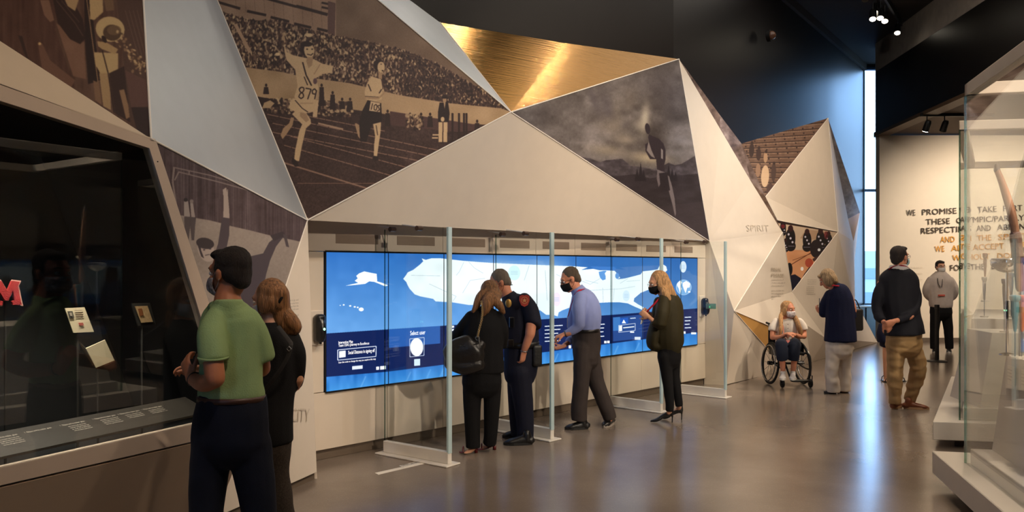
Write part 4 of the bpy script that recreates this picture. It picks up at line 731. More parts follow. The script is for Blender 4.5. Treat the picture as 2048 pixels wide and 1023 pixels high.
# dark interior
inn = mat('case_interior_black', (16, 15, 15), .7); dp = .9
def cin(p, d): return p-cn*d
zt_, zb_ = 2.75, .55
i0, i1 = cpx(-420), cpx(520)
add('interior_back', obox(cin(np.array([i0[0], i0[1], zb_]), dp), i1-i0+[0, 0, zb_-zb_], -cn*.03, up*(zt_-zb_)), inn, case)
add('interior_floor', slab([np.array([i0[0], i0[1], .66])-cn*.06, np.array([i1[0], i1[1], .66])-cn*.06, np.array([i1[0], i1[1], .66])-cn*dp, np.array([i0[0], i0[1], .66])-cn*dp], .02, (0, 0, -1)), inn, case)
ia, ib = cpx(480, 836), cpx(306, 296)
add('interior_end', slab([ia-cn*.02, ib-cn*.02, ib-cn*dp, ia-cn*dp], .02, cd_), inn, case)
add('interior_top', slab([ib-cn*.02, cpx(-420, 55)-cn*.02, cpx(-420, 55)-cn*dp, ib-cn*dp], .02, up), inn, case)
for q in (.35, .75):
    l_ = spot(tuple(cpx(-20+q*330, 330)-cn*.16), tuple(cpx(60+q*260, 760)-cn*.32), 60, 80, NEUT, .03); l_.name = 'case_fill_spot'  # unseen spots added inside the case to brighten the exhibits
# sloped label rail
lr = mat('dark_label_rail', (60, 55, 50), .5)
r0, r1 = cpx(-60), cpx(440); e0 = np.array([r0[0], r0[1], .785])-cn*.08; e1_ = np.array([r1[0], r1[1], .785])-cn*.08; rise = -cn*.2+up*.075
rail = slab([e0, e1_, e1_+rise, e0+rise], .012, (0, 0, -1)); add('label_rail', rail, lr, case)
inkw = mat('white_label_ink', (214, 204, 190), .6)
def rtext(px, w_, n, sd_):
    r = random.Random(sd_); q = cpx(px); base = np.array([q[0], q[1], .785])-cn*.08+rise*.72; out = [text_geo('1  Object and its maker, given', .018, base, cd_, rise, w_, .003)]
    ws = 'the athlete wore this at the games and later gave it to the team who kept it'.split()
    for k in range(n): out.append(text_geo(' '.join(r.choice(ws) for _ in range(6)), .013, base+cd_*.03-rise/np.linalg.norm(rise)*(.022+k*.0165), cd_, rise, w_*.8-r.uniform(0, .01), .003))
    return join(*out)
for i, (px, n) in enumerate([(-14, 4), (40, 4), (112, 0), (182, 4), (246, 4), (296, 3), (342, 3)]): add('label_text', rtext(px, .14, n, i), inkw, case)
# exhibits in the case: each a thing
paper = mat('aged_paper', (232, 214, 180), .7, var=.04); red = mat('red_chenille', (170, 34, 34), .9, bump=.6, bscale=200); standm = mat('smoky_acrylic', (60, 58, 56), .2)
def exh(px, py, dep): p = cpx(px, py); c = np.array([0, 0, H]); d = p-c; t = 1+dep/abs(np.dot(d, cn)); return c+d*t
def sheet(corners, dep, t=.004): return slab([exh(x, y, dep) for x, y in corners], t, -cn)
def stand(p, zf=.66): return cyl((p[0], p[1], zf), (p[0], p[1], p[2]), .006, 8)
def ctr(c, dep): q = [exh(x, y, dep) for x, y in c]; return sum(q)/len(q)
c1 = [(130, 616), (169, 614), (188, 663), (147, 665)]; q = ctr(c1, .3)
t = thing('identity_card', 'cream identity card with small portrait, upright in the left case', 'document', tuple(q))
add('card', sheet(c1, .3), paper, t); add('portrait', sheet([(135, 622), (145, 621.5), (149, 635), (139, 636)], .297, .001), mat('photo_grey', (90, 84, 78), .6), t); add('face', sheet([(139, 625), (143, 624.5), (145, 631), (141, 631.5)], .295, .001), mat('photo_pale', (180, 168, 150), .6), t)
add('stamp', sheet([(157, 645), (166, 644.5), (168, 650), (159, 650.5)], .297, .001), mat('stamp_red', (190, 96, 84), .6), t); add('print_lines', join(*[sheet([(149+k*.8, 620+k*4), (165+k*.8, 619.5+k*4), (165.2+k*.8, 620.3+k*4), (149.2+k*.8, 620.8+k*4)], .297, .001) for k in range(4)]), mat('brown_ink', (120, 100, 84), .6), t)
add('support', stand(q-cn*.012-up*.02), standm, t)
cL = [(156, 680), (172, 698), (192, 734), (184, 727)]; cR = [(172, 696), (210, 679), (229, 720), (192, 735)]
q = ctr(cR, .28); t = thing('open_booklet', 'open cream booklet resting tilted below the identity card', 'booklet', tuple(q))
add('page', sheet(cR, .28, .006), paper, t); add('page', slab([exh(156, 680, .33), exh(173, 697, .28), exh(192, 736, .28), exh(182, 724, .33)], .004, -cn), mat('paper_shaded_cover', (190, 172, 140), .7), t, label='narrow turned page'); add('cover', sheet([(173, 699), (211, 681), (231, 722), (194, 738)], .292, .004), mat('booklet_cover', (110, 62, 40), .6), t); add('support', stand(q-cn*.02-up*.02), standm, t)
c3 = [(270, 612), (295, 611), (306, 643), (283, 645)]; q = ctr(c3, .34)
t = thing('printed_badge', 'small printed card on a dark stand at the right of the left case', 'document', tuple(q))
add('mount', sheet([(264, 606), (300, 605), (312, 648), (277, 651)], .35, .01), standm, t); add('card', sheet(c3, .335, .004), mat('aged_card', (214, 176, 128), .7, var=.2, vscale=60), t); add('figure', sheet([(276, 617), (284, 616), (287, 630), (280, 632)], .332, .001), mat('print_orange', (150, 90, 50), .6), t); add('support', stand(q-cn*.02-up*.03), standm, t)
# red letter patch
q = exh(16, 588, .3); t = thing('letter_patch', 'red chenille letter M with pale outline at far left of the case', 'patch', tuple(q))
Mz = [(-14, 562), (3, 561), (15, 582), (24, 561), (40, 563), (36, 572), (42, 602), (44, 609), (26, 609), (24, 602), (29, 600), (26, 580), (17, 600), (10, 600), (-2, 580), (0, 600), (6, 602), (5, 610), (-16, 611)]
cxm, cym = 14, 586; big = [(cxm+(x-cxm)*1.09, cym+(y-cym)*1.09) for x, y in Mz]
add('outline', sheet(big, .305, .008), mat('pale_felt', (196, 150, 136), .9), t); add('letter', sheet(Mz, .295, .012), red, t); add('support', stand(np.array(q)-cn*.02), standm, t)
# ---------------------------------------------------------------- right display cases
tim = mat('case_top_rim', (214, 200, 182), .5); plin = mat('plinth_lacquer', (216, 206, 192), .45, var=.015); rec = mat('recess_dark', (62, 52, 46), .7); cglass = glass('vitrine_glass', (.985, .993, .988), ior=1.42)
gedge = glass('vitrine_glass_edge', (.50, .66, .58), ior=1.4)
def vit(c, a, b, La, Lb, inset, ztop, lab, bin_=0.):
    """c slab corner, a / b unit vectors along its two visible sides"""
    c, a, b = (np.array([*v, 0.]) if len(v) == 2 else np.array(v) for v in (c, a, b)); a = a/np.linalg.norm(a); b = b/np.linalg.norm(b)
    t = thing('glass_vitrine', lab, 'display case', tuple(c+a*La/2+b*Lb/2), 'tall glass vitrines of torches')
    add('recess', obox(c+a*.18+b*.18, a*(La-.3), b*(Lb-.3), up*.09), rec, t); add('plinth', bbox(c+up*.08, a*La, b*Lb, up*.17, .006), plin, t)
    g = c+a*inset[0]+b*inset[1]+up*.25; la, lb = La-2*inset[0], Lb-2*inset[1]
    add('glass_side', obox(g, a*la, b*.012, up*(ztop-.25-.085)), cglass, t); add('glass_side', obox(g+a*.0, a*.012, b*lb, up*(ztop-.25-.085)), cglass, t); add('glass_side', obox(g+a*la, a*.012, b*lb, up*(ztop-.25-.085)), cglass, t); add('glass_side', obox(g+b*lb, a*la, b*.012, up*(ztop-.25-.085)), cglass, t)
    add('glass_edge', obox(g-a*.003-b*.003, a*.016, b*.016, up*(ztop-.25-.085)), gedge, t)
    h = ztop-.085; z = up*(h-.25)
    for o, u, l in ((g, a, la), (g, b, lb), (g+a*la-a*.06, b, lb), (g+b*lb-b*.06, a, la)): v = b if u is a else a; add('top_rim', bbox(o+z, u*l, v*.07, up*.085, .004), tim, t)
    add('inner_deck', bbox(g+a*.03+b*.03, a*(la-.06), b*(lb-.06), up*.11, .004), plin, t)
    return t, g, a, b, la, lb
c1 = G(1864, 960); P1c = np.array([3.235, 6.16, 0]); a1_ = np.array([-.259, -1., 0]); b1_ = np.array([.968, -.22, 0])
v1, g1, A1, B1, la1, lb1 = vit(P1c, a1_, b1_, 3.4, 2.3, (.36, .13), 2.98, 'nearest tall glass vitrine at the right edge, holding tilted white plinths')
P2c = np.array([3.86, 7.34, 0]); a2_ = np.array([.93, -.16, 0]); b2_ = np.array([.52, .86, 0])
v2, g2, A2, B2, la2, lb2 = vit(P2c, a2_, b2_, 2.9, 3.6, (.22, .12), 3.02, 'second glass vitrine behind the nearest, with rows of slim torches')
print('vitrine corner px', [(CX+F*g[0]/g[1], HY-(g[2]-H)/g[1]*F) for g in (g1, g2)])
# near plinths with captions
def wedge(base, top): return np.array([*base, *top], float), [list(f) for f in BF]
def ppx(x, y, Y): return np.array(P(x, y, Y))
z1 = .36
def plinth_trap(fl, fr_, dep, zb, zt_, ins, lab, name='torch_plinth'):
    """fl, fr_ : front-left / front-right base corners (x, y), tapering upwards"""
    fl = np.array([*fl, 0.]); fr_ = np.array([*fr_, 0.]); w_ = fr_-fl; u = w_/np.linalg.norm(w_); n = np.array([-u[1], u[0], 0])
    b = [fl, fr_, fr_+n*dep, fl+n*dep]; t_ = [fl+u*ins+n*ins*.6, fr_-u*ins*.3+n*ins*.6, fr_-u*ins*.3+n*(dep-ins*.4), fl+u*ins+n*(dep-ins*.4)]
    th = thing(name, lab, 'plinth', tuple(fl+w_/2+n*dep/2+up*zb)); add('body', wedge([p+up*zb for p in b], [p+up*zt_ for p in t_]), plin, th); return th, fl, u, n, t_
near, fl, u, n, tt = plinth_trap((3.42, 5.70), (2.83, 3.4), 1.0, z1, 1.05, .1, 'large tilted white plinth inside the nearest vitrine, with printed labels')
for k in range(4):
    o = fl+u*(.2+.26*k)+up*.86+n*(.06*(.86-z1)/(1.05-z1)-.006); add('label_card', bbox(o, u*.14, -n*.003, up*.13, .001), mat('label_card', (236, 226, 208), .5), near); add('label_text', join(*[text_geo('torch of the games', .014, o-n*.004+up*(.1-.022*j)+u*.015, u, up, .09-.01*(j % 2), .003) for j in range(4)]), mat('brown_ink', (120, 100, 84), .6), near)
farp, fl2, u2, n2, tt2 = plinth_trap((4.34, 7.42), (5.3, 7.28), .7, z1, 1.05, .14, 'grey-white tapering plinth at the front of the second vitrine')
lowd = thing('torch_table', 'long white stepped torch table inside the second vitrine', 'display table', tuple(g2+A2*.5+B2*1.6+up*.11))
add('step', bbox(g2+A2*.08+B2*1.05+up*.11, A2*2.2, B2*2.1, up*.78, .006), plin, lowd); add('step', bbox(g2+A2*.5+B2*1.6+up*.89, A2*1.7, B2*1.4, up*.14, .006), plin, lowd)
tmet = [mat('torch_silver', (176, 170, 160), .3, metal=.8), mat('torch_bronze', (150, 104, 66), .35, metal=.7), mat('torch_white', (220, 212, 198), .4), mat('torch_dark', (70, 62, 58), .4), mat('torch_teal', (70, 120, 130), .4), mat('torch_orange', (206, 120, 50), .45)]
def torch(p, h, m, k, lab, lean=(0, 0)):
    t = thing('torch', lab, 'torch', tuple(p), 'slim torches standing in the vitrines'); p = np.array(p); ax = np.array([lean[0], lean[1], 1.]); ax /= np.linalg.norm(ax)
    r0 = .012+.004*(k % 3)
    add('base_disc', lathe([(.04, 0), (.04, .012), (.012, .014)], p, 16), plin, t); add('rod', cyl(p+ax*.01, p+ax*(h*.45), .004, 8), steel, t)
    add('handle', loft([p+ax*h*.45, p+ax*h*.6, p+ax*h*.82, p+ax*h*.92], [r0*.6, r0, r0*1.5, r0*1.3], n=12, sub=3), m, t, True); add('burner', lathe([(r0*1.3, h*.9), (r0*2.1, h*.94), (r0*2.2, h), (r0*1.6, h*1.01)], p, 16), m, t, True)
names = ['silver', 'bronze', 'white', 'dark', 'teal', 'orange']; ki = 0
for row in range(2):
    for i in range(8):
        p = g2+A2*(.2+.26*i)+B2*(1.25+.5*row if row == 0 else 1.95)+up*(.89 if row == 0 else 1.03); h = .42+.12*((i*5+row*3) % 4)/3
        torch(p, h, tmet[(i*3+row) % 6], i, '%s slim torch, %s row of the stepped table, %s from its left end' % (names[(i*3+row) % 6], ['front', 'back'][row], ['first', 'second', 'third', 'fourth', 'fifth', 'sixth', 'seventh', 'eighth'][i])); ki += 1
for i in range(3):
    q = tt2[0]*(1-(.2+.3*i))+tt2[1]*(.2+.3*i)+n2*.12+up*1.05; torch(q, .5+.08*i, tmet[[3, 0, 2][i]], i, '%s slim torch on the tapering plinth, %s from the left' % (['dark', 'silver', 'white'][i], ['first', 'second', 'third'][i]))
# bowl torch and the long curved torch in the near case
bc = ppx(2014, 545, 5.56); t = thing('bowl_torch', 'polished steel bowl torch in the nearest vitrine', 'torch', (bc[0], bc[1], 1.05))
chrome = mat('chrome', (200, 196, 190), .12, metal=1.)
add('bowl', lathe([(.02, 0), (.06, .015), (.1, .055), (.104, .085), (.096, .1), (.085, .1), (.08, .06), (.01, .04)], bc, 32), chrome, t, True); add('upper_cup', lathe([(.02, 0), (.06, .02), (.09, .05), (.093, .055), (.08, .05), (.01, .03)], bc+np.array([.1, -.12, .12]), 28), chrome, t, True)
add('stem', cyl(bc, (bc[0], bc[1], 1.05), .009, 12), chrome, t); add('stem', cyl(bc+np.array([.1, -.12, .12]), (bc[0]+.1, bc[1]-.12, 1.05), .009, 12), chrome, t); add('foot', lathe([(.05, 0), (.05, .01), (.01, .02)], (bc[0], bc[1], 1.05), 20), chrome, t)
woodt = mat('torch_wood', (150, 104, 72), .5, var=.2, vscale=12, stretch=(1, 1, .2)); ct = [ppx(x, y, 5.4) for x, y in [(1994, 340), (2003, 362), (2014, 395), (2024, 430), (2031, 470), (2036, 520), (2040, 575)]]
t = thing('curved_torch', 'long curved wooden torch standing at the right edge of the nearest vitrine', 'torch', tuple(ct[-1]))
add('shaft', loft(ct, [(.018, .02), (.022, .02), (.027, .022), (.028, .024), (.026, .024), (.03, .026), (.028, .026)], n=14), woodt, t, True); add('grip_wrap', loft([ct[4], ct[5]], [(.036, .034), (.036, .034)], n=14, sub=1), mat('leather_wrap', (96, 60, 44), .7, bump=.4, bscale=60), t); add('tip_cap', loft([ct[0]-np.array([.004, 0, -.03]), ct[0]], [.014, .02], n=12, sub=1), mat('torch_dark', (70, 62, 58), .4), t); add('support', cyl(ct[-1], (ct[-1][0], ct[-1][1], 1.05), .008, 8), steel, t)
for i, (x, m, lab) in enumerate([(2044, 5, 'orange torch cut by the right edge of the photo'), (2030, 4, 'teal slim torch on the large tilted plinth beside the bowl torch')]):
    q = ppx(x, 600, 5.35); q[2] = 1.05; torch(q, .42, tmet[m], 1, lab)
# ---------------------------------------------------------------- track lights, sprinkler, stanchion
lens = mat('lamp_lens', (255, 240, 215), .4, emit=14.)
def track_head(p, aimv, on, lab, s=1.):
    p = np.array(p, float); d = np.array(aimv, float); d /= np.linalg.norm(d)
    t = thing('track_light', lab, 'spotlight', tuple(p+up*.0), 'ceiling track spotlights')
    add('stem', cyl(p+up*.22*s, p, .012*s, 8), blackm, t); add('body', loft([p-d*.11*s, p-d*.07*s, p+d*.1*s], [.045*s, .06*s, .065*s], n=20, sub=1, cap=False), blackm, t); add('yoke', torus(p, (1, 0, 0), .075*s, .006*s, 24, 6), blackm, t)
    add('lens', cyl(p+d*.1*s, p+d*.108*s, .052*s, 20), lens if on else mat('dark_lens', (40, 36, 32), .2), t)
for i, (x, y, Y, on, lab) in enumerate([(1752, 31, 14.5, True, 'uppermost lit ceiling spotlight of the cluster by the window'), (1746, 43, 14.2, True, 'left lit spotlight of the ceiling cluster'), (1761, 41, 14.4, True, 'middle lit spotlight of the ceiling cluster'), (1770, 47, 14.6, True, 'right lit spotlight of the ceiling cluster'), (1795, 70, 16.0, True, 'lone lit spotlight nearest the grey band'), (1731, 5, 13.4, False, 'unlit spotlight at the top edge of the picture')]):
    p = ppx(x, y, Y); track_head((p[0], p[1], p[2]+.12), (-.25, -.45, -1), on, lab, 1.)
tk = thing('lighting_track', 'black ceiling track carrying the spotlight cluster', 'track', (6.7, 14.5, 6.6)); a_ = ppx(1728, -4, 13.2); b_ = ppx(1800, 62, 16.4); add('rail', obox((a_[0], a_[1], 6.62), (b_[0]-a_[0], b_[1]-a_[1], 0), (.05, 0, 0), up*.12), blackm, tk)
for x, on, lab in [(1854, True, 'lit spotlight over the far lettered wall'), (1889, False, 'unlit spotlight beside the lit one over the far wall')]:
    p = ppx(x, 252, 15.6); track_head((p[0], p[1], p[2]), (-.1, .5, -1), on, lab, 1.)
p0 = ppx(1842, 243, 15.6); p1 = ppx(1990, 236, 15.6); t = thing('lighting_track', 'thin black track on the lower brown ceiling', 'track', (8.4, 15.6, 4.6)); add('rail', obox((p0[0], 15.6, 4.62), (p1[0]-p0[0], 0, 0), (0, .04, 0), up*.06), blackm, t)
q = ppx(1535, 72, 13.7); nw = np.array([.80, -.6, 0]); t = thing('wall_sensor', 'small round sensor high on the dark wall', 'sensor', tuple(q)); add('mount', cyl(q-nw*.0, q+nw*.06, .1, 20), blackm, t); add('dome', ellip(q+nw*.07, (.075, .075, .075)), mat('sensor_dome', (120, 84, 66), .2, spec=.8), t, True)
q = ppx(1816, 5, 13.); q[2] = 6.75; t = thing('smoke_detector', 'pale round smoke detector on the dark ceiling', 'detector', tuple(q)); add('base', lathe([(.07, -.02), (.075, 0)], q, 20), mat('detector_grey', (110, 96, 80), .6), t); add('dome', lathe([(.03, -.045), (.055, -.035), (.06, -.02)], q, 20), mat('detector_grey', (110, 96, 80), .6), t)
s = np.array(P(1874, 720, H*F/(722-HY))); s[2] = 0; t = thing('stanchion_post', 'black queue post in front of the far man in a grey hoodie', 'post', tuple(s))
add('base_disc', lathe([(.17, 0), (.17, .012), (.03, .03)], s, 28), blackm, t); add('pole', cyl(s+up*.02, s+up*.93, .034, 18), blackm, t); add('belt_cassette', cyl(s+up*.93, s+up*1.01, .042, 18), blackp, t)
# far building seen through the window
bd = thing('office_building', 'pale blue-grey building with dark window bands seen through the strip window', 'building', (33, 70, -6))
bw = mat('facade_pale', (150, 158, 170), .8); bwin = mat('facade_glass', (90, 104, 128), .3)
add('facade', box(28, 70, -8, 42, 78, 3.2), bw, bd)
for k in range(4): add('window_band', box(28.2, 69.85, -5.5+k*2.1, 41.8, 70.1, -4.6+k*2.1), bwin, bd)
add('ground_outside', box(6, 27, -8.2, 90, 140, -8), mat('outside_ground', (60, 66, 72), .9), kind='structure')

for (g_, A__, B__, la_, lb_, n_) in ((g1, A1, B1, la1, lb1, 3), (g2, A2, B2, la2, lb2, 2)):
    for i in range(n_):
        q = g_+A__*la_*(i+.5)/n_+B__*lb_*.25+up*2.5; l_ = spot(tuple(q), tuple(q-up*2+B__*.1), 52, 95, MIDW, .05); l_.name = 'vitrine_fill_spot'  # unseen spots added inside the vitrines to brighten plinths and torches
# ---------------------------------------------------------------- people
SKIN = {}
def skin(name, c): return mat(name, c, .5, bump=.08, bscale=90, var=.05, vscale=9, spec=.35)
def cloth(name, c, rough=.85, bump=.25, var=.06, sheen=0.): return mat(name, c, rough, bump=bump, bscale=140, var=var, vscale=14, spec=.25, sheen=sheen)
class Fig:
    """a standing or sitting figure; stations are given as (column, row, depth offset, half width, half depth) at a base distance"""
    def __init__(s, label, Y, foot, floor=True):
        s.Y = Y; f = P(foot, HY+H*F/Y, Y); s.t = thing('person', label, 'person', (f.x, Y, 0)); s.k = Y/F; s.bodygeo = []
    def p(s, x, y, dy=0.): return np.array(P(x, y, s.Y+dy))
    def lf(s, st, side=(1, 0, 0), n=16, sub=3, caps=(.02, .012)):
        pts_ = []; rad = []
        for q in st:
            x, y, dy, a = q[:4]; b = q[4] if len(q) > 4 else a; pts_.append(s.p(x, y, dy)); rad.append((a*s.k, b*s.k))
        return loft(pts_, rad, side, n, sub, True, caps)
    def bf(s, st): return s.lf([(q[0], q[1], q[2], q[3]*.82, (q[4] if len(q) > 4 else q[3])*.82) for q in st], caps=(9, 9))
    def pl(s, st): return s.lf(st, caps=(.02, 9))
    def body(s, *g): s.bodygeo += list(g)
    def finish(s, m, vox=.009):
        g = remesh(join(*s.bodygeo), vox, 3, fac=.4); v = g[0]; v[:, 2] = np.maximum(v[:, 2], .012); add('body', (v, g[1]), m, s.t, True)
    def wear(s, name, m, geos, vox=.012, smooth=6, disp=.006, dsc=4.5, seed=1, stretch=(1.2, 1.2, .7), label=None):
        g = remesh(join(*geos), vox, smooth, disp, dsc, seed, stretch); v = g[0]; v[:, 2] = np.maximum(v[:, 2], .02); return add(name, (v, g[1]), m, s.t, True, label=label)
def frame_of(yaw, pitch=0., roll=0.):
    y = math.radians(yaw); f = np.array([-math.sin(y), math.cos(y), 0.]); r = np.array([math.cos(y), math.sin(y), 0.]); u = np.array([0, 0, 1.])
    p = math.radians(pitch); f2 = f*math.cos(p)-u*math.sin(p); u2 = u*math.cos(p)+f*math.sin(p); q = math.radians(roll); r2 = r*math.cos(q)+u2*math.sin(q); u3 = u2*math.cos(q)-r*math.sin(q)
    return np.array([r2, f2, u3])
def head_geo(c, A, s=1.):
    c = np.array(c); w = lambda x, y, z: c+(A[0]*x+A[1]*y+A[2]*z)*s; e = lambda x, y, z, a, b, d, M=A: ellip(w(x, y, z), (a*s, b*s, d*s), M, 16, 12)
    g = [e(0, -.012, .035, .074, .094, .088), e(0, .018, -.03, .062, .072, .075), e(0, .05, -.075, .042, .042, .036), e(0, .066, -.098, .024, .022, .018), e(0, .07, .035, .052, .026, .03), e(.04, .056, -.018, .026, .024, .024), e(-.04, .056, -.018, .026, .024, .024)]
    g += [loft([w(0, .085, .03), w(0, .1, .005), w(0, .114, -.022)], [.009*s, .012*s, .016*s], A[0], 10, 2), e(.014, .096, -.026, .01, .012, .009), e(-.014, .096, -.026, .01, .012, .009), e(0, .086, -.056, .024, .012, .007), e(0, .085, -.067, .02, .012, .008)]
    for q in (-1, 1): g += [e(q*.076, -.004, -.004, .009, .019, .031), e(q*.08, -.01, .01, .008, .016, .018)]
    return g, w
def eyes(fig, w, A, s, iris=(70, 50, 36)):
    ew = mat('eye_white', (226, 220, 212), .2); ei = mat('iris_%d_%d' % iris[:2], iris, .2)
    for q in (-1, 1):
        o = add('eye', ellip(w(q*.031, .078, .012), (.0145*s, .0125*s, .0105*s), A, 12, 8), ew, fig.t, True); add('iris', ellip(w(q*.031, .0885, .012), (.006*s, .0035*s, .006*s), A, 10, 6), ei, o, True)
        add('eyebrow', loft([w(q*.014, .092, .035), w(q*.033, .088, .041), w(q*.053, .074, .035)], [.0035*s, .0045*s, .0025*s], A[0], 8, 2), fig.hairm, fig.t, True)
def mask(fig, w, A, s, m, straps=True):
    V_ = []; n, k = 14, 9
    for i in range(k+1):
        v = i/k; z = -.002-.104*v
        for j in range(n+1):
            a = math.radians(-78+156*j/n); bul = .012*math.sin(math.pi*v)**.7; rx = (.070+.004*math.sin(math.pi*v))*(1-.28*max(0, v-.45)); ry = .094+bul*1.6-(.03*max(0, v-.72)/.28); cz = z-.0*abs(math.sin(a)); nose = .016*max(0, 1-v*2.2)*max(0, 1-abs(a)/.5)
            V_.append(w(rx*math.sin(a)*1.02, -.0+(ry+nose)*math.cos(a)**.9*1.0+.012, cz*(1-.25*abs(math.sin(a)))-.01*abs(math.sin(a))))
    V_ = np.array(V_); c = V_.mean(0); N_ = len(V_); V2 = c+(V_-c)*.96-A[1]*.002*s; Fc = []; W_ = n+1
    for i in range(k):
        for j in range(n): q = i*W_+j; Fc += [[q, q+1, q+W_+1, q+W_], [N_+q, N_+q+W_, N_+q+W_+1, N_+q+1]]
    br = [j for j in range(W_)]+[i*W_+n for i in range(1, k+1)]+[k*W_+j for j in range(n-1, -1, -1)]+[i*W_ for i in range(k-1, 0, -1)]
    Fc += [[a, b, N_+b, N_+a] for a, b in zip(br, br[1:]+br[:1])]
    o = add('face_mask', (np.vstack([V_, V2]), Fc), m, fig.t, True)
    if straps:
        for q in (-1, 1): add('strap', join(tube([w(q*.068, .035, -.02), w(q*.08, .01, .01), w(q*.084, -.016, .004)], .0018*s, 6, 3), tube([w(q*.066, .03, -.07), w(q*.078, .0, -.045), w(q*.084, -.016, -.02)], .0018*s, 6, 3)), m, o)
    return o
def glasses(fig, w, A, s, m):
    g = []
    for q in (-1, 1): g += [torus(w(q*.033, .104, .01), A[1], .021*s, .0016*s, 20, 6), tube([w(q*.054, .1, .014), w(q*.078, .05, .014), w(q*.084, -.005, .004)], .0018*s, 6, 1)]
    g.append(tube([w(-.012, .106, .014), w(.012, .106, .014)], .0018*s, 6, 1)); add('glasses', join(*g), m, fig.t)
def hair(fig, w, A, s, style, m, seed=1, extra=()):
    e = lambda x, y, z, a, b, d: ellip(w(x, y, z), (a*s, b*s, d*s), A, 16, 12); fig.hairm = m
    if style == 'short': g = [e(0, -.032, .056, .08, .09, .08), e(0, -.05, .01, .076, .064, .07), e(0, .03, .1, .06, .058, .026), e(0, -.075, -.03, .055, .035, .045), e(.066, -.012, .03, .014, .04, .04), e(-.066, -.012, .03, .014, .04, .04)]
    elif style == 'crop': g = [e(0, -.024, .05, .078, .09, .082), e(0, -.05, .0, .072, .06, .065), e(0, -.07, -.035, .05, .034, .035), e(.064, -.012, .03, .012, .035, .035), e(-.064, -.012, .03, .012, .035, .035)]
    elif style == 'bob': g = [e(0, -.03, .05, .088, .096, .088), e(0, -.06, -.02, .09, .06, .09), e(.075, -.0, -.02, .024, .06, .09), e(-.075, -.0, -.02, .024, .06, .09), e(0, -.07, -.07, .08, .04, .05), e(0, .07, .085, .06, .024, .03)]
    else: g = [e(0, -.032, .05, .084, .092, .086), e(0, -.055, -.01, .082, .06, .085), e(.072, -.01, -.01, .02, .045, .07), e(-.072, -.01, -.01, .02, .045, .07)]
    g = g+list(extra); geo = remesh(join(*g), .0075, 4, .0035, 22, seed, (1, 1, .25)); return add('hair', geo, m, fig.t, True)
def hand(wr, d, nrm, s=1., curl=.6, side=1, thumb=.5, spread=.12):
    """wr wrist, d pointing along the palm, nrm out of the palm, side = which edge carries the thumb"""
    d = np.array(d, float); d /= np.linalg.norm(d); nrm = np.array(nrm, float); nrm -= d*np.dot(nrm, d); nrm /= np.linalg.norm(nrm); w = np.cross(d, nrm)*side; wr = np.array(wr)
    g = [loft([wr-d*.02*s, wr+d*.015*s, wr+d*.05*s, wr+d*.088*s], [(.027*s, .02*s), (.032*s, .02*s), (.041*s, .017*s), (.041*s, .013*s)], w, 14, 2)]
    for k, (o, L, r) in enumerate([(.031, .072, .0092), (.0105, .08, .0096), (-.0105, .074, .0092), (-.030, .058, .0082)]):
        q = wr+d*.08*s+w*o*s; a = 0; pts_ = [q-d*.02*s, q]; dd = d+w*(o*spread*8)
        dd = dd/np.linalg.norm(dd)
        for j, f in enumerate((.45, .31, .24)):
            a += curl*(.75+.2*j)+(.05*k); v = dd*math.cos(a)+nrm*math.sin(a); pts_.append(pts_[-1]+v*L*f*s)
        g.append(loft(pts_, [r*s, r*s*1.05, r*s, r*.92*s, r*.78*s], w, 10, 2))
    b = wr+d*.02*s+w*.026*s; t1 = d*.55+w*.75+nrm*.25; t1 /= np.linalg.norm(t1); t2 = d*.8+w*(.5-thumb*.6)+nrm*(.2+thumb*.5); t2 /= np.linalg.norm(t2)
    g.append(loft([b-d*.01*s, b+t1*.03*s, b+t1*.045*s+t2*.022*s, b+t1*.045*s+t2*.05*s], [.014*s, .0125*s, .0105*s, .0085*s], w, 10, 2)); return g
def limb(pts_, rad, side=(1, 0, 0)): return loft(pts_, rad, side, 14, 3, True, (9, .012))
def blimb(pts_, rad): return loft(pts_, [r*(.84 if i == 0 else .92) for i, r in enumerate(rad)], (1, 0, 0), 14, 3)
def neck(fig, c, A, s, base): return loft([np.array(c)-A[2]*.05*s-A[1]*.02*s, (np.array(c)*.4+np.array(base)*.6), np.array(base)], [.053*s, .054*s, .065*s], (1, 0, 0), 14, 2)
def shoe(fig, heel, toe, m, w=.045, h=.07, sole=None, label=None):
    """heel, toe floor points"""
    h0, t0 = np.array(heel, float), np.array(toe, float); d = t0-h0; L = np.linalg.norm(d); d /= L; sd_ = np.cross(d, up); z = lambda k: up*k
    g = [loft([h0+d*.01+z(h*.55), h0+d*L*.3+z(h*.62), h0+d*L*.55+z(h*.5), h0+d*L*.8+z(h*.38), h0+d*(L-.02)+z(h*.3)], [(w*.72, h*.5), (w*.8, h*.62), (w*.92, h*.5), (w, h*.38), (w*.6, h*.28)], sd_, 16, 3), loft([h0+d*.045+z(h*.6), h0+d*.05+z(h*1.35)], [(w*.8, w*.85), (w*.8, w*.8)], sd_, 14, 1)]
    q = remesh(join(*g), .007, 4); v = q[0]; v[:, 2] = np.maximum(v[:, 2], h0[2]+.014); o = add('shoe', (v, q[1]), m, fig.t, True, label=label)
    n = 20; pl = []
    for i in range(n):
        a = 2*math.pi*i/n; x = math.cos(a); y = math.sin(a); cc = h0+d*(L*.5+L*.52*x); ww = w*(1.02 if x > 0 else .85)*(1-.12*(x < -.6)); pl.append((cc[0]+sd_[0]*ww*y, cc[1]+sd_[1]*ww*y))
    add('sole', prism(pl, h0[2]+.001, h0[2]+.026), sole or m, o); return o
def lanyard(fig, P_, m, r=.006): add('lanyard', loft(P_, [(r, .0015)]*len(P_), (1, 0, 0), 8, 4), m, fig.t)
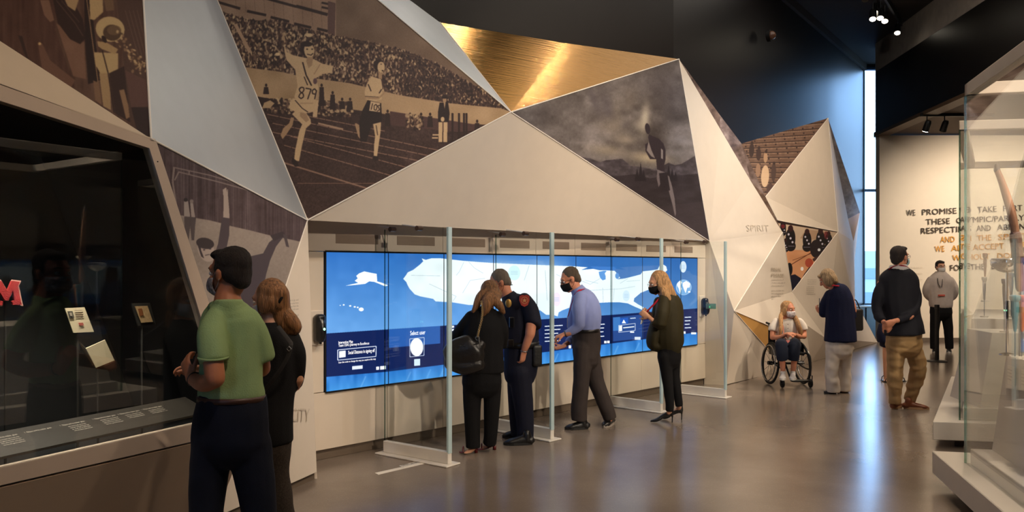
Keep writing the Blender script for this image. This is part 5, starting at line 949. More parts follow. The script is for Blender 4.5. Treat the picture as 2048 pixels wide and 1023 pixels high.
redl = cloth('red_lanyard', (176, 30, 52)); brownh = mat('brown_hair', (66, 44, 30), .6, bump=1., bscale=60, stretch=(8, 8, .6), var=.3, vscale=10); darkh = mat('dark_hair', (36, 25, 20), .75, bump=1., bscale=30, stretch=(8, 8, 1.5), var=.4)
goldh = mat('golden_brown_hair', (132, 90, 54), .5, bump=1., bscale=22, stretch=(9, 9, .5), var=.6, vscale=9); blondh = mat('blonde_hair', (184, 140, 92), .5, bump=1., bscale=22, stretch=(9, 9, .5), var=.5, vscale=9); greyh = mat('grey_hair', (112, 100, 88), .55, bump=.8, bscale=70, stretch=(7, 7, .8), var=.3); ashh = mat('ash_blonde_hair', (148, 122, 90), .5, bump=1., bscale=22, stretch=(9, 9, .5), var=.5, vscale=9)
sk1 = skin('skin_tan', (186, 118, 84)); sk2 = skin('skin_light', (216, 160, 128)); sk3 = skin('skin_rosy', (208, 140, 110))
blackc = cloth('black_cloth', (17, 16, 18)); navy = cloth('navy_cloth', (20, 26, 52)); blackmask = cloth('black_mask_cloth', (12, 12, 14)); shoeb = mat('black_leather', (18, 16, 16), .35, bump=.15, bscale=50); soleb = mat('dark_rubber', (24, 22, 21), .7)
def strap_tube(fig, name, P_, m, r=.009, label=None): return add(name, loft(P_, [(r, .002)]*len(P_), (1, 0, 0), 8, 3), m, fig.t, label=label)

# 1 -- man in the green polo shirt, from behind
f = Fig('man in green polo shirt and dark trousers seen from behind at the left display case', 4.0, 455); p = f.p
A_ = frame_of(66, 4); hc = p(458, 549, .02); hg, w_ = head_geo(hc, A_, 1.04); f.body(*hg)
f.body(neck(f, hc, A_, 1.1, p(456, 606, .0)), f.bf([(455, 606, 0, 34, 32), (458, 640, .03, 68, 46), (462, 700, .03, 66, 46), (464, 780, .03, 60, 44), (464, 850, .03, 62, 46)]))
f.body(blimb([p(428, 640, -.07), p(424, 690, -.14), p(430, 755, -.18)], [.05, .052, .052]), blimb([p(430, 758, -.18), p(406, 766, -.1), p(382, 755, .02)], [.052, .046, .031]))
f.body(*hand(p(382, 755, .02), (-.45, .25, .85), (.55, .8, .1), 1.0, .6, -1, .4)); f.body(*hand(p(404, 737, .22), (-1, .12, .1), (.1, -.2, -1), 1.0, .45, 1, .3))
f.body(blimb([p(500, 640, .03), p(516, 690, .05), p(524, 735, .1)], [.045, .048, .048]), blimb([p(524, 738, .1), p(480, 745, .3), p(408, 738, .24)], [.046, .04, .028]))
for x0, y0, x1, x2, dy in ((430, 830, 410, 404, 0), (492, 830, 500, 510, .05)): f.body(blimb([p(x0, y0, .03), p(x1, 1000, dy), p(x2, 1175, dy)], [.08, .055, .042]))
f.finish(sk1, .0065)
green = cloth('green_polo_cloth', (152, 176, 122), .85, .3, .05)
sh = f.wear('shirt', green, [f.lf([(457, 606, -.01, 30, 28), (457, 614, 0, 42, 34), (459, 632, .02, 58, 42), (462, 670, .03, 64, 46), (463, 710, .03, 63, 46), (462, 750, .03, 63, 46), (462, 786, .03, 67, 48), (462, 793, .03, 66, 47)]), limb([p(432, 636, -.05), p(423, 664, -.1), p(425, 700, -.14), p(427, 717, -.15)], [.056, .066, .068, .068]), limb([p(500, 636, .03), p(514, 662, .04), p(523, 700, .06), p(526, 714, .07)], [.055, .06, .061, .061])], .009, 4, .012, 4.2, 3, (1, 1, .6))
add('collar', loft([p(457, 599, -.01), p(457, 606, -.01), p(457, 614, 0)], [(26*f.k, 25*f.k), (30*f.k, 28*f.k), (40*f.k, 33*f.k)], n=24, sub=2, cap=False), green, sh, True)
add('sleeve_cuff', torus(p(426.5, 714, -.15), (.03, -.1, 1), .067, .006, 28, 8), green, sh, True)
trs = cloth('dark_navy_trousers', (18, 22, 36), .8, .2)
f.wear('trousers', trs, [f.pl([(463, 794, .03, 67, 50), (462, 830, .03, 74, 54), (460, 880, .03, 78, 55)]), limb([p(423, 880, .02), p(416, 960, .02), p(412, 1050, .0), p(406, 1165, .0)], [.1, .095, .08, .068]), limb([p(500, 880, .05), p(510, 960, .06), p(518, 1050, .06), p(522, 1165, .05)], [.105, .095, .082, .07])], .011, 4, .012, 3.4, 5, (1, 1, .8))
belt = mat('brown_leather', (74, 44, 32), .45, bump=.2, bscale=60); add('belt', loft([p(463, 790, .03), p(463, 801, .03)], [(68*f.k, 50*f.k)]*2, n=32, sub=1, cap=False), belt, f.t, True)
shoe(f, p(404, 1195, .03)*[1, 1, 0], p(396, 1195, .3)*[1, 1, 0], shoeb, .05); shoe(f, p(524, 1195, .06)*[1, 1, 0], p(520, 1195, .34)*[1, 1, 0], shoeb, .05)
hair(f, w_, A_, 1.07, 'short', darkh, 3); eyes(f, w_, A_, 1.04); mask(f, w_, A_, 1.04, mat('patterned_mask', (150, 140, 140), .8, var=.8, vscale=50)); add('watch', torus(p(386, 757, .0), (-.8, .4, .3), .031, .006, 24, 6), shoeb, f.t)

# 2 -- woman in black behind him
f = Fig('woman with tied-back golden hair in a long black top beside the man in green', 4.75, 545); p = f.p
A_ = frame_of(70, 12); hc = p(538, 602, 0); hg, w_ = head_geo(hc, A_, .98); f.body(*hg)
f.body(neck(f, hc, A_, .95, p(545, 650)), f.bf([(545, 655, 0, 26, 24), (543, 690, 0, 50, 34), (540, 760, 0, 46, 34), (536, 850, 0, 50, 38)]), blimb([p(580, 680), p(592, 720), p(590, 770, .05), p(540, 776, .2), p(500, 760, .3)], [.042, .042, .04, .034, .024]), blimb([p(512, 680, .1), p(500, 740, .15), p(480, 760, .3)], [.04, .038, .026]))
f.body(*hand(p(500, 760, .3), (-1, .2, .1), (0, .3, -1), .9, .7, 1), *hand(p(482, 758, .3), (-1, .2, .2), (0, .3, -1), .9, .7, -1)); f.body(blimb([p(545, 860), p(556, 950), p(575, 1070)], [.07, .05, .036]), blimb([p(520, 860, .1), p(524, 950, .1), p(530, 1070, .1)], [.07, .05, .036]))
f.finish(sk2, .008)
f.wear('jacket', blackc, [f.lf([(546, 648, 0, 24, 22), (545, 662, 0, 40, 30), (543, 685, 0, 58, 38), (541, 740, 0, 56, 40), (538, 800, 0, 50, 40), (541, 860, 0, 46, 40), (543, 884, 0, 44, 38)]), limb([p(582, 676), p(594, 705), p(594, 740, .02), p(590, 765, .06)], [.056, .056, .055, .05]), limb([p(588, 765, .05), p(548, 776, .2), p(520, 768, .28)], [.05, .045, .04])], .011, 5, .008, 3, 7)
tweed = mat('dark_brown_tweed', (52, 42, 34), .9, bump=.5, bscale=240, var=.5, vscale=120)
f.wear('trousers', tweed, [f.pl([(540, 870, 0, 44, 36), (538, 900, 0, 42, 36)]), limb([p(553, 890), p(556, 940), p(564, 985), p(574, 1040), p(580, 1065)], [.085, .068, .062, .058, .06]), limb([p(525, 890, .06), p(522, 960, .08), p(528, 1060, .08)], [.085, .065, .055])], .011, 5, .008, 5, 9)
shoe(f, p(580, 1090, .05)*[1, 1, 0], p(572, 1090, .26)*[1, 1, 0], shoeb, .04); shoe(f, p(530, 1090, .1)*[1, 1, 0], p(524, 1090, .3)*[1, 1, 0], shoeb, .04)
w3 = lambda *a: w_(*a)
hair(f, w_, A_, 1.0, 'long', goldh, 5, [loft([w_(0, -.08, .03), p(566, 622, .0), p(580, 640, -.02), p(590, 655, -.02), p(583, 662, -.02)], [.06, .05, .05, .042, .03], n=14), loft([w_(0, -.06, .0), p(562, 632, -.01), p(570, 652, -.02), p(570, 662, -.02)], [.055, .05, .045, .03], n=14)])
add('hair_tie', torus(p(562, 600, -.04), (1, .1, -.5), .034, .009, 20, 8), blackc, f.t, True); eyes(f, w_, A_, .98); mask(f, w_, A_, .98, mat('pale_mask', (190, 186, 184), .8))
strap_tube(f, 'bag_strap', [p(556, 652, -.1), p(576, 678, -.16), p(582, 690, -.19), p(572, 720, -.2), p(548, 756, -.19), p(520, 790, -.15)], mat('strap_grey', (44, 42, 44), .6), .012); add('strap_buckle', torus(p(578, 697, -.205), (0, 1, 0), .013, .003, 4, 6), steel, f.t)

# 3 -- woman in the black jacket with the handbag
f = Fig('woman in black jacket and trousers with wavy golden-brown hair, handbag on her shoulder', 7.15, 958); p = f.p
A_ = frame_of(25, 14); hc = p(978, 590, .06); hg, w_ = head_geo(hc, A_, .98); f.body(*hg)
f.body(neck(f, hc, A_, .95, p(974, 622)), f.bf([(972, 622, 0, 20, 18), (968, 650, 0, 34, 24), (965, 700, 0, 32, 24), (963, 760, 0, 36, 26)]), blimb([p(938, 640), p(920, 662, .06), p(912, 672, .12)], [.042, .04, .038]), blimb([p(912, 672, .12), p(925, 690, .3)], [.036, .026]), *hand(p(925, 690, .3), (.3, 1, 0), (0, 0, -1), .9, .8, 1), blimb([p(996, 640), p(1006, 680, .05), p(995, 690, .25)], [.042, .038, .026]), *hand(p(995, 690, .25), (-.5, 1, 0), (0, 0, -1), .9, .8, -1))
f.body(blimb([p(948, 770), p(945, 840), p(944, 893)], [.07, .045, .032]), blimb([p(982, 770, .05), p(981, 830, .05), p(978, 885, .08)], [.07, .045, .032]))
for x, y in ((944, 897), (977, 888)): f.body(loft([p(x+6, y-5, .0 if x < 960 else .15), p(x-4, y+4, -.02 if x < 960 else .13), p(x-14, y+10, -.04 if x < 960 else .11)], [(.024, .028), (.024, .016), (.024, .01)], n=12))
f.finish(sk2, .009)
f.wear('jacket', blackc, [f.lf([(975, 618, 0, 18, 16), (972, 630, 0, 34, 22), (968, 650, 0, 40, 28), (966, 690, 0, 40, 30), (966, 725, 0, 42, 32), (966, 742, 0, 43, 32)]), limb([p(942, 634), p(928, 652, .03), p(915, 668, .08), p(911, 674, .1)], [.062, .062, .058, .055]), limb([p(911, 674, .1), p(925, 688, .28)], [.056, .042]), limb([p(996, 634), p(1005, 660, .02), p(1003, 690, .1)], [.06, .06, .05])], .011, 5, .008, 3, 11)
f.wear('trousers', blackc, [f.pl([(963, 735, 0, 38, 30), (963, 765, 0, 40, 30)]), limb([p(945, 768), p(944, 820), p(945, 870), p(946, 893)], [.09, .077, .07, .07]), limb([p(984, 768, .05), p(983, 820, .05), p(981, 865, .06), p(979, 886, .08)], [.085, .07, .064, .064])], .011, 5, .008, 3, 13, (1, 1, .4))
redshoe = mat('dark_red_patent', (92, 16, 20), .3)
for x, y, dy in ((930, 912, 0.), (967, 903, .12)):
    t0 = p(x-10, y-4, dy); t0[2] = 0; h0 = p(x+22, y-9, dy+.03); h0[2] = 0; o = add('sandal', join(loft([t0+up*.012, t0*.6+h0*.4+up*.016, h0+up*.045], [(.03, .007), (.034, .007), (.026, .009)], (0, 1, 0), 12, 3), cyl(h0+up*.04, h0+up*.001, .016, 12)), redshoe, f.t, True)
    for q in (.2, .62): c0 = t0*(1-q)+h0*q; add('strap', tube([c0+[-.0, -.034, .02], c0+[0, -.02, .052+.03*q], c0+[0, .02, .052+.03*q], c0+[0, .034, .02]], .006, 8, 3), redshoe, o)
hair(f, w_, A_, 1.0, 'long', goldh, 8, [loft([w_(-.05, -.05, .02), p(960, 596, -.02), p(953, 610, -.04), p(947, 622, -.05)], [.05, .046, .032, .02], n=14), loft([w_(.0, -.08, .0), p(975, 602, -.08), p(972, 618, -.1), p(968, 628, -.1)], [.06, .055, .04, .02], n=14), loft([w_(.06, -.05, .0), p(990, 600, -.06), p(1000, 612, -.07), p(1007, 624, -.06)], [.05, .046, .036, .02], n=14)])
eyes(f, w_, A_, .98)
bagm = mat('black_bag_leather', (26, 23, 22), .35, bump=.3, bscale=30); bg_ = thing('handbag', 'black leather hobo handbag with a chain strap on the shoulder of the woman in black', 'handbag', tuple(p(932, 745, -.25)))
q = remesh(join(loft([p(900, 722, -.24), p(908, 708, -.24), p(930, 705, -.25), p(952, 696, -.25), p(960, 690, -.25)], [(.05, .05), (.12, .07), (.15, .08), (.13, .08), (.05, .05)], (0, 0, 1), 14), loft([p(900, 728, -.24), p(930, 734, -.25), p(956, 728, -.25)], [(.05, .06), (.07, .08), (.06, .07)], (0, 0, 1), 14)), .009, 6, .004, 6, 3); add('bag_body', q, bagm, bg_, True)
add('bag_strap', loft([p(956, 672, -.27), p(960, 695, -.3)], [(.012, .006)]*2, n=8, sub=1), bagm, bg_); ch = catmull([p(963, 603, -.16), p(965, 622, -.2), p(963, 640, -.24), p(958, 660, -.27), p(955, 674, -.28)], 9)
for i, c in enumerate(ch[:-1]): add('chain_link', torus(c, (1, 0, 0) if i % 2 else (0, 1, 0), .008, .0026, 10, 5), mat('pale_gold_metal', (190, 160, 110), .3, metal=.9), bg_)
add('strap_ring', torus(p(955, 676, -.28), (0, 1, 0), .016, .004, 16, 6), steel, bg_); add('piping', tube([p(897, 722, -.28), p(915, 693, -.31), p(940, 692, -.32), p(958, 684, -.31)], .006, 8, 4), bagm, bg_)

# 4 -- police officer
f = Fig('police officer in dark navy uniform with grey hair, head bent towards the woman in black', 7.6, 1045); p = f.p
A_ = frame_of(100, 28); hc = p(1000, 566, .05); hg, w_ = head_geo(hc, A_, 1.0); f.body(*hg)
f.body(neck(f, hc, A_, 1.1, p(1020, 600, .03)), f.bf([(1022, 598, .02, 20, 20), (1034, 625, .02, 30, 30), (1038, 680, .02, 32, 30), (1042, 730, .02, 32, 28)]), blimb([p(1052, 602, -.1), p(1062, 640, -.16), p(1060, 668, -.18)], [.055, .055, .052]), blimb([p(1060, 668, -.18), p(1052, 690, -.17), p(1047, 702, -.15)], [.052, .04, .03]), *hand(p(1047, 703, -.15), (-.1, .15, -1), (-.6, .6, 0), .95, .5, 1), blimb([p(1030, 604, .22), p(1016, 650, .28), p(1008, 668, .15)], [.052, .045, .03]), *hand(p(1008, 668, .15), (-1, -.2, 0), (0, 0, -1), .95, .6, 1))
f.body(blimb([p(1038, 740, -.03), p(1045, 810, -.02), p(1050, 870, .0)], [.08, .055, .042]), blimb([p(1036, 740, .12), p(1034, 810, .12), p(1034, 866, .12)], [.08, .055, .042])); f.finish(sk3, .009)
unif = cloth('uniform_navy', (22, 24, 40), .75, .2)
sh = f.wear('uniform_shirt', unif, [f.lf([(1018, 592, .02, 15, 20), (1024, 603, .02, 28, 30), (1034, 622, .02, 37, 36), (1038, 650, .02, 38, 36), (1040, 676, .02, 38, 34), (1042, 690, .02, 36, 33)]), limb([p(1048, 598, -.08), p(1060, 618, -.13), p(1066, 645, -.15), p(1066, 650, -.16)], [.066, .075, .078, .076]), limb([p(1030, 600, .2), p(1018, 630, .27)], [.065, .07])], .011, 5, .006, 3.5, 17)
add('collar', loft([p(1015, 588, .02), p(1022, 600, .02)], [(14*f.k, 19*f.k), (20*f.k, 24*f.k)], n=20, sub=1, cap=False), unif, sh, True)
f.wear('trousers', unif, [f.pl([(1042, 684, .02, 34, 32), (1042, 720, .02, 35, 32), (1040, 745, .03, 34, 32)]), limb([p(1040, 742, -.04), p(1046, 800, -.02), p(1050, 850, -.01), p(1050, 876, .0)], [.11, .095, .08, .078]), limb([p(1036, 742, .12), p(1034, 800, .12), p(1036, 850, .12), p(1037, 868, .12)], [.11, .09, .08, .078])], .011, 5, .008, 3, 19, (1, 1, .4))
shoe(f, p(1064, 537+H*F/7.55, -.08)*[1, 1, 0]+[0, 0, 0], p(1008, 537+H*F/7.55, -.1)*[1, 1, 0], shoeb, .052, .075, soleb); shoe(f, p(1050, 880, .2)*[1, 1, 0], p(1005, 880, .22)*[1, 1, 0], shoeb, .05, .075, soleb)
hair(f, w_, A_, 1.03, 'crop', greyh, 9); eyes(f, w_, A_, 1.); glasses(f, w_, A_, 1., blackp); mask(f, w_, A_, 1., blackmask)
patch = mat('patch_red', (176, 62, 52), .8, bump=.3, bscale=200); pale_p = mat('patch_gold', (206, 160, 110), .8)
pc = p(1049, 600, -.235); pn = np.array([.12, -1, .1]); pn /= np.linalg.norm(pn); pu = up-pn*np.dot(up, pn); pr = np.cross(pn, pu)
def shieldpoly(c, s_): return [c+pr*x*s_+pu*y*s_ for x, y in [(-.045, .04), (-.02, .05), (0, .045), (.02, .05), (.045, .04), (.048, .0), (.03, -.045), (0, -.06), (-.03, -.045), (-.048, 0)]]
o = add('shoulder_patch', slab(shieldpoly(pc, 1.), .012), patch, f.t, label='red embroidered shoulder patch'); add('emblem', join(slab([pc+pn*.004+pr*x+pu*y for x, y in [(0, .02), (.007, .006), (.022, .006), (.01, -.004), (.014, -.02), (0, -.01), (-.014, -.02), (-.01, -.004), (-.022, .006), (-.007, .006)]], .003), torus(pc+pn*.003, pn, .03, .002, 20, 6)), pale_p, o)
pc2 = p(1017, 606, -.2); add('chest_badge', ellip(pc2, (.03, .012, .04), None, 12, 8), mat('badge_gold', (200, 160, 90), .35, metal=.7), f.t, True)
bk = mat('duty_belt_leather', (16, 15, 15), .4, bump=.2, bscale=40); db = add('duty_belt', loft([p(1042, 682, .02), p(1042, 693, .02)], [(37*f.k, 35*f.k)]*2, n=30, sub=1, cap=False), bk, f.t, True)
add('holster', remesh(join(bbox(p(1066, 690, -.12), (.09, .02, 0), (-.02, .07, 0), (0, 0, -.2), .01)), .009, 2), bk, db, True); add('pouch', bbox(p(1015, 678, -.15), (.06, -.02, 0), (0, .05, 0), (0, 0, -.07), .008), bk, db); add('pouch', bbox(p(1064, 672, .0), (.05, .02, 0), (0, .05, 0), (0, 0, -.09), .008), bk, db); add('key_ring', torus(p(1063, 672, -.15), (0, 1, 0), .02, .004, 14, 6), steel, db)
add('radio', bbox(p(1018, 655, -.17), (.05, -.02, 0), (0, .04, 0), (0, 0, .1), .008), blackp, f.t); add('mask_cord', tube([w_(.07, .05, -.05), w_(.05, -.06, -.06), w_(0, -.1, -.07)], .004, 6, 3), blackm, f.t)
add('wristwatch', torus(p(1048, 701, -.15), (-.1, .15, -1), .03, .006, 20, 6), steel, f.t)

# 5 -- man in the blue shirt
f = Fig('man in light blue shirt and grey trousers with black mask, looking down', 8.3, 1180); p = f.p
A_ = frame_of(97, 26); hc = p(1141, 559, 0); hg, w_ = head_geo(hc, A_, 1.0); f.body(*hg)
f.body(neck(f, hc, A_, 1.05, p(1157, 585, .02)), f.bf([(1160, 588, 0, 16, 18), (1170, 610, 0, 24, 28), (1174, 640, 0, 24, 28), (1175, 670, 0, 24, 28)]), blimb([p(1162, 596, -.17), p(1160, 625, -.22), p(1160, 650, -.2)], [.05, .045, .042]), blimb([p(1160, 650, -.2), p(1140, 665, -.22), p(1128, 668, -.2)], [.04, .032, .026]), *hand(p(1128, 668, -.2), (-1, .1, -.35), (0, .25, -1), .95, .75, 1), blimb([p(1150, 600, .2), p(1145, 640, .25), p(1150, 672, .22)], [.05, .045, .04]), blimb([p(1150, 676, .2), p(1128, 690, .05)], [.038, .026]), *hand(p(1126, 692, .0), (-1, -.1, -.25), (0, -.25, 1), .95, .8, 1))
f.body(blimb([p(1166, 690, -.08), p(1160, 760, -.06), p(1158, 835, -.05)], [.08, .055, .04]), blimb([p(1180, 690, .08), p(1194, 760, .08), p(1218, 838, .1)], [.08, .055, .04])); f.finish(sk3, .009)
bl = cloth('light_blue_shirt_cloth', (140, 152, 205), .8, .15, .04)
sh = f.wear('shirt', bl, [f.lf([(1158, 579, 0, 12, 16), (1163, 590, 0, 22, 28), (1170, 607, 0, 29, 34), (1174, 630, 0, 29, 34), (1173, 650, 0, 28, 32), (1171, 661, 0, 28, 31)]), limb([p(1161, 594, -.16), p(1158, 615, -.2), p(1158, 640, -.22), p(1158, 650, -.21)], [.068, .07, .062, .06]), limb([p(1158, 650, -.21), p(1142, 662, -.21), p(1132, 667, -.2)], [.056, .046, .038]), limb([p(1156, 598, .18), p(1146, 640, .24), p(1150, 672, .22)], [.065, .06, .055]), limb([p(1150, 673, .21), p(1138, 682, .1)], [.05, .04])], .0105, 5, .009, 3.6, 23)
add('collar', loft([p(1153, 575, .0), p(1160, 587, .0)], [(13*f.k, 15*f.k), (17*f.k, 20*f.k)], n=20, sub=1, cap=False), bl, sh, True)
gt = cloth('charcoal_trousers', (58, 50, 48), .8, .2)
f.wear('trousers', gt, [f.pl([(1172, 659, 0, 28, 31), (1173, 690, 0, 29, 31), (1172, 712, 0, 27, 31)]), limb([p(1167, 694, -.07), p(1163, 760, -.07), p(1159, 800, -.06), p(1158, 838, -.05)], [.105, .09, .082, .08]), limb([p(1178, 692, .07), p(1190, 755, .08), p(1205, 795, .09), p(1219, 836, .1)], [.105, .09, .08, .074])], .0105, 4, .011, 4, 27, (1, 1, .9))
add('belt', loft([p(1171, 657, 0), p(1171, 663, 0)], [(29.5*f.k, 32.5*f.k)]*2, n=28, sub=1, cap=False), shoeb, f.t, True)
s0 = p(1176, 857, -.05); s0[2] = 0; s1 = p(1130, 857, -.08); s1[2] = 0; shoe(f, s0, s1, shoeb, .05, .07, soleb); s0 = p(1228, 850, .14); s0[2] = .0; s1 = p(1208, 850, .0); s1[2] = 0; shoe(f, s0+[.0, .1, 0], s1, shoeb, .048, .08, mat('pale_rubber', (150, 140, 130), .7))
hair(f, w_, A_, 1.02, 'crop', mat('greying_brown_hair', (84, 70, 56), .55, bump=.8, bscale=70, stretch=(7, 7, .8), var=.3), 12); eyes(f, w_, A_, 1.); mask(f, w_, A_, 1., blackmask); glasses(f, w_, A_, 1., blackp)
lanyard(f, [p(1150, 590, -.12), p(1160, 580, -.13), p(1168, 577, -.06), p(1168, 577, .06), p(1156, 584, .12)], redl, .014); add('wristwatch', torus(p(1131, 667, -.2), (-1, .1, -.3), .03, .007, 20, 6), blackp, f.t)
bx = thing('lanyard_badge', 'pale badge hanging before the man in the blue shirt', 'badge', tuple(p(1136, 640, -.05))); add('card', bbox(p(1134, 632, -.1), (.01, .09, 0), (.004, 0, 0), (0, 0, -.12), .002), mat('badge_white', (214, 206, 200), .5), bx); add('cord', tube([p(1148, 592, -.08), p(1142, 612, -.08), p(1136, 632, -.06)], .004, 6, 3), redl, bx)

# 6 -- woman in the olive blouse
f = Fig('blonde woman in olive blouse, black trousers and high heels holding a phone', 8.6, 1335); p = f.p
A_ = frame_of(100, 20); hc = p(1316, 566, 0); hg, w_ = head_geo(hc, A_, .96); f.body(*hg)
f.body(neck(f, hc, A_, .9, p(1330, 590, 0)), f.bf([(1330, 592, 0, 12, 16), (1336, 612, 0, 20, 24), (1338, 650, 0, 19, 22), (1338, 690, 0, 22, 24)]), blimb([p(1326, 604, -.14), p(1324, 630, -.2), p(1318, 648, -.18)], [.042, .04, .036]), blimb([p(1318, 648, -.18), p(1306, 640, -.18), p(1297, 633, -.14)], [.034, .028, .022]), *hand(p(1297, 633, -.14), (-.8, .3, .5), (.3, 1, 0), .88, .7, 1), blimb([p(1316, 606, .15), p(1310, 640, .18), p(1298, 628, .02)], [.04, .034, .022]), *hand(p(1299, 628, .0), (-.8, -.2, .5), (.3, -1, 0), .88, .7, -1))
f.body(blimb([p(1330, 700, -.05), p(1336, 760, -.04), p(1340, 818, -.02), p(1338, 824, -.02)], [.07, .045, .028, .03]), blimb([p(1344, 700, .06), p(1350, 755, .07), p(1358, 808, .12), p(1357, 816, .17)], [.07, .045, .028, .03]))
for x, y, dy in ((1338, 825, -.0), (1357, 817, .17)): f.body(loft([p(x+1, y-1, dy), p(x-9, y+5, dy), p(x-20, y+12, dy)], [(.018, .024), (.018, .012), (.015, .006)], (0, 1, 0), 12))
f.finish(sk2, .009)
ol = cloth('olive_blouse_cloth', (50, 44, 24), .7, .2)
f.wear('blouse', ol, [f.lf([(1330, 584, 0, 11, 14), (1334, 594, 0, 20, 26), (1338, 612, 0, 27, 31), (1338, 650, 0, 29, 31), (1338, 680, .01, 31, 30), (1344, 700, .02, 25, 26), (1356, 712, .04, 9, 14)]), f.lf([(1312, 640, -.02, 10, 14), (1306, 670, 0, 12, 22), (1305, 688, 0, 11, 20), (1316, 692, 0, 12, 18)]), limb([p(1328, 600, -.13), p(1325, 625, -.19), p(1320, 648, -.19)], [.062, .07, .066]), limb([p(1320, 648, -.18), p(1308, 642, -.18)], [.056, .045]), limb([p(1318, 604, .14), p(1312, 638, .18)], [.06, .055])], .0105, 5, .008, 3.6, 31)
f.wear('trousers', blackc, [f.pl([(1338, 685, 0, 23, 24), (1338, 715, 0, 24, 25)]), limb([p(1330, 712, -.05), p(1334, 755, -.05), p(1339, 800, -.04), p(1339, 820, -.04)], [.085, .062, .05, .046]), limb([p(1346, 712, .06), p(1349, 750, .07), p(1356, 795, .07), p(1358, 810, .07)], [.085, .06, .048, .044])], .0105, 5, .006, 4, 33)
for x, y, dy in ((1338, 844, 0.), (1357, 839, .17)):
    h0 = p(x+4, y, dy); t0 = p(x-36, y-1, dy); h0[2] = t0[2] = 0; hz = .095; o = add('pump_shoe', remesh(join(loft([h0+up*(hz+.012), h0*.62+t0*.38+up*.07, h0*.3+t0*.7+up*.028, t0+up*.014], [(.028, .03), (.027, .022), (.034, .02), (.012, .01)], (0, 1, 0), 14), loft([h0+up*(hz+.0), h0+up*(hz+.04)+[.004, 0, 0]], [.028, .024], n=12, sub=1)), .006, 3), shoeb, f.t, True); add('heel', loft([h0+up*hz+[.012, 0, 0], h0+up*.05+[.014, 0, 0], h0+up*.0+[.012, 0, 0]], [.016, .007, .006], n=10, sub=2), shoeb, o, True)
hair(f, w_, A_, 1.02, 'long', blondh, 15, [loft([w_(-.02, -.06, .04), p(1334, 575, -.05), p(1344, 595, -.05), p(1351, 612, -.04)], [.07, .065, .055, .03], n=14), loft([w_(.06, -.0, .0), p(1326, 578, -.1), p(1334, 596, -.13), p(1338, 604, -.13)], [.035, .045, .045, .025], n=14), loft([w_(-.06, .0, .0), p(1322, 586, .08), p(1330, 598, .1)], [.03, .035, .025], n=12)])
eyes(f, w_, A_, .96); mask(f, w_, A_, .96, blackmask); glasses(f, w_, A_, .96, steel); lanyard(f, [p(1322, 592, -.12), p(1314, 602, -.14), p(1300, 616, -.12), p(1292, 626, -.08)], redl, .01)
ph = thing('phone_and_badge', 'white phone held by the blonde woman in the olive blouse', 'phone', tuple(p(1288, 636, -.05))); add('handset', bbox(p(1284, 626, -.1), (.03, .06, .02), (.01, 0, 0), (-.02, 0, -.12), .004), mat('phone_white', (206, 210, 214), .3), ph)

# 7 -- woman in the wheelchair
f = Fig('woman with long blonde hair in white shirt sitting in a wheelchair', 11.4, 1571); p = f.p; f.t['label'] = 'woman with long blonde hair, white shirt and patterned mask seated in the wheelchair'
A_ = frame_of(-168, 2); A_ = frame_of(-155, 2); hc = p(1577, 620, 0); hg, w_ = head_geo(hc, A_, .98); f.body(*hg)
f.body(neck(f, hc, A_, .95, p(1575, 640, .02)), f.bf([(1575, 641, .02, 14, 14), (1576, 655, .02, 22, 18), (1576, 675, .0, 19, 17), (1575, 694, -.0, 21, 19)]), blimb([p(1551, 646, .0), p(1546, 662, -.02), p(1545, 674, -.06)], [.046, .044, .042]), blimb([p(1545, 674, -.06), p(1560, 674, -.2), p(1574, 667, -.28)], [.042, .036, .026]), *hand(p(1574, 667, -.28), (1, -.2, .1), (0, .4, -1), .88, .6, -1), blimb([p(1600, 646, .0), p(1607, 662, -.02), p(1608, 672, -.06)], [.046, .044, .042]), blimb([p(1608, 672, -.06), p(1597, 672, -.2), p(1588, 668, -.28)], [.042, .036, .026]), *hand(p(1588, 668, -.28), (-1, -.2, -.1), (0, .4, -1), .88, .7, 1))
for x0, x1, x2 in ((1564, 1563, 1566), (1588, 1588, 1586)): f.body(blimb([p(x0, 694, -.02), p(x1, 690, -.42)], [.078, .058]), blimb([p(x1, 692, -.42), p(x1+1, 712, -.46), p(x2, 742, -.40)], [.055, .05, .034]))
f.finish(sk3, .009)
wc = cloth('white_shirt_cloth', (228, 220, 210), .8, .15)
sh = f.wear('shirt', wc, [f.lf([(1576, 637, .02, 10, 12), (1576, 643, .02, 20, 17), (1576, 655, .02, 26, 21), (1576, 672, .0, 24, 21), (1575, 690, -.0, 25, 22)]), limb([p(1553, 643, .0), p(1547, 653, -.01), p(1545, 660, -.02)], [.06, .066, .066]), limb([p(1599, 643, .0), p(1605, 652, -.01), p(1607, 659, -.02)], [.06, .066, .066])], .0105, 5, .005, 4, 41)
for k in range(4): add('button', ellip(p(1576, 648+k*8, -.15+.003*k), (.006, .004, .006), None, 8, 6), mat('button_dark', (90, 80, 76), .4), sh)
jean = cloth('dark_blue_trousers', (28, 34, 50), .85, .25)
f.wear('trousers', jean, [f.pl([(1575, 688, .02, 24, 22), (1575, 697, -.03, 26, 20)]), limb([p(1564, 692, .0), p(1563, 688, -.3), p(1562, 690, -.43)], [.1, .088, .08]), limb([p(1562, 690, -.43), p(1563, 706, -.46), p(1564, 718, -.45)], [.08, .08, .076]), limb([p(1588, 692, .0), p(1589, 688, -.3), p(1589, 690, -.43)], [.1, .088, .08]), limb([p(1589, 690, -.43), p(1588, 706, -.46), p(1587, 718, -.45)], [.08, .08, .076])], .0105, 4, .006, 4, 43)
shl = mat('grey_white_canvas', (190, 186, 184), .8, bump=.2)
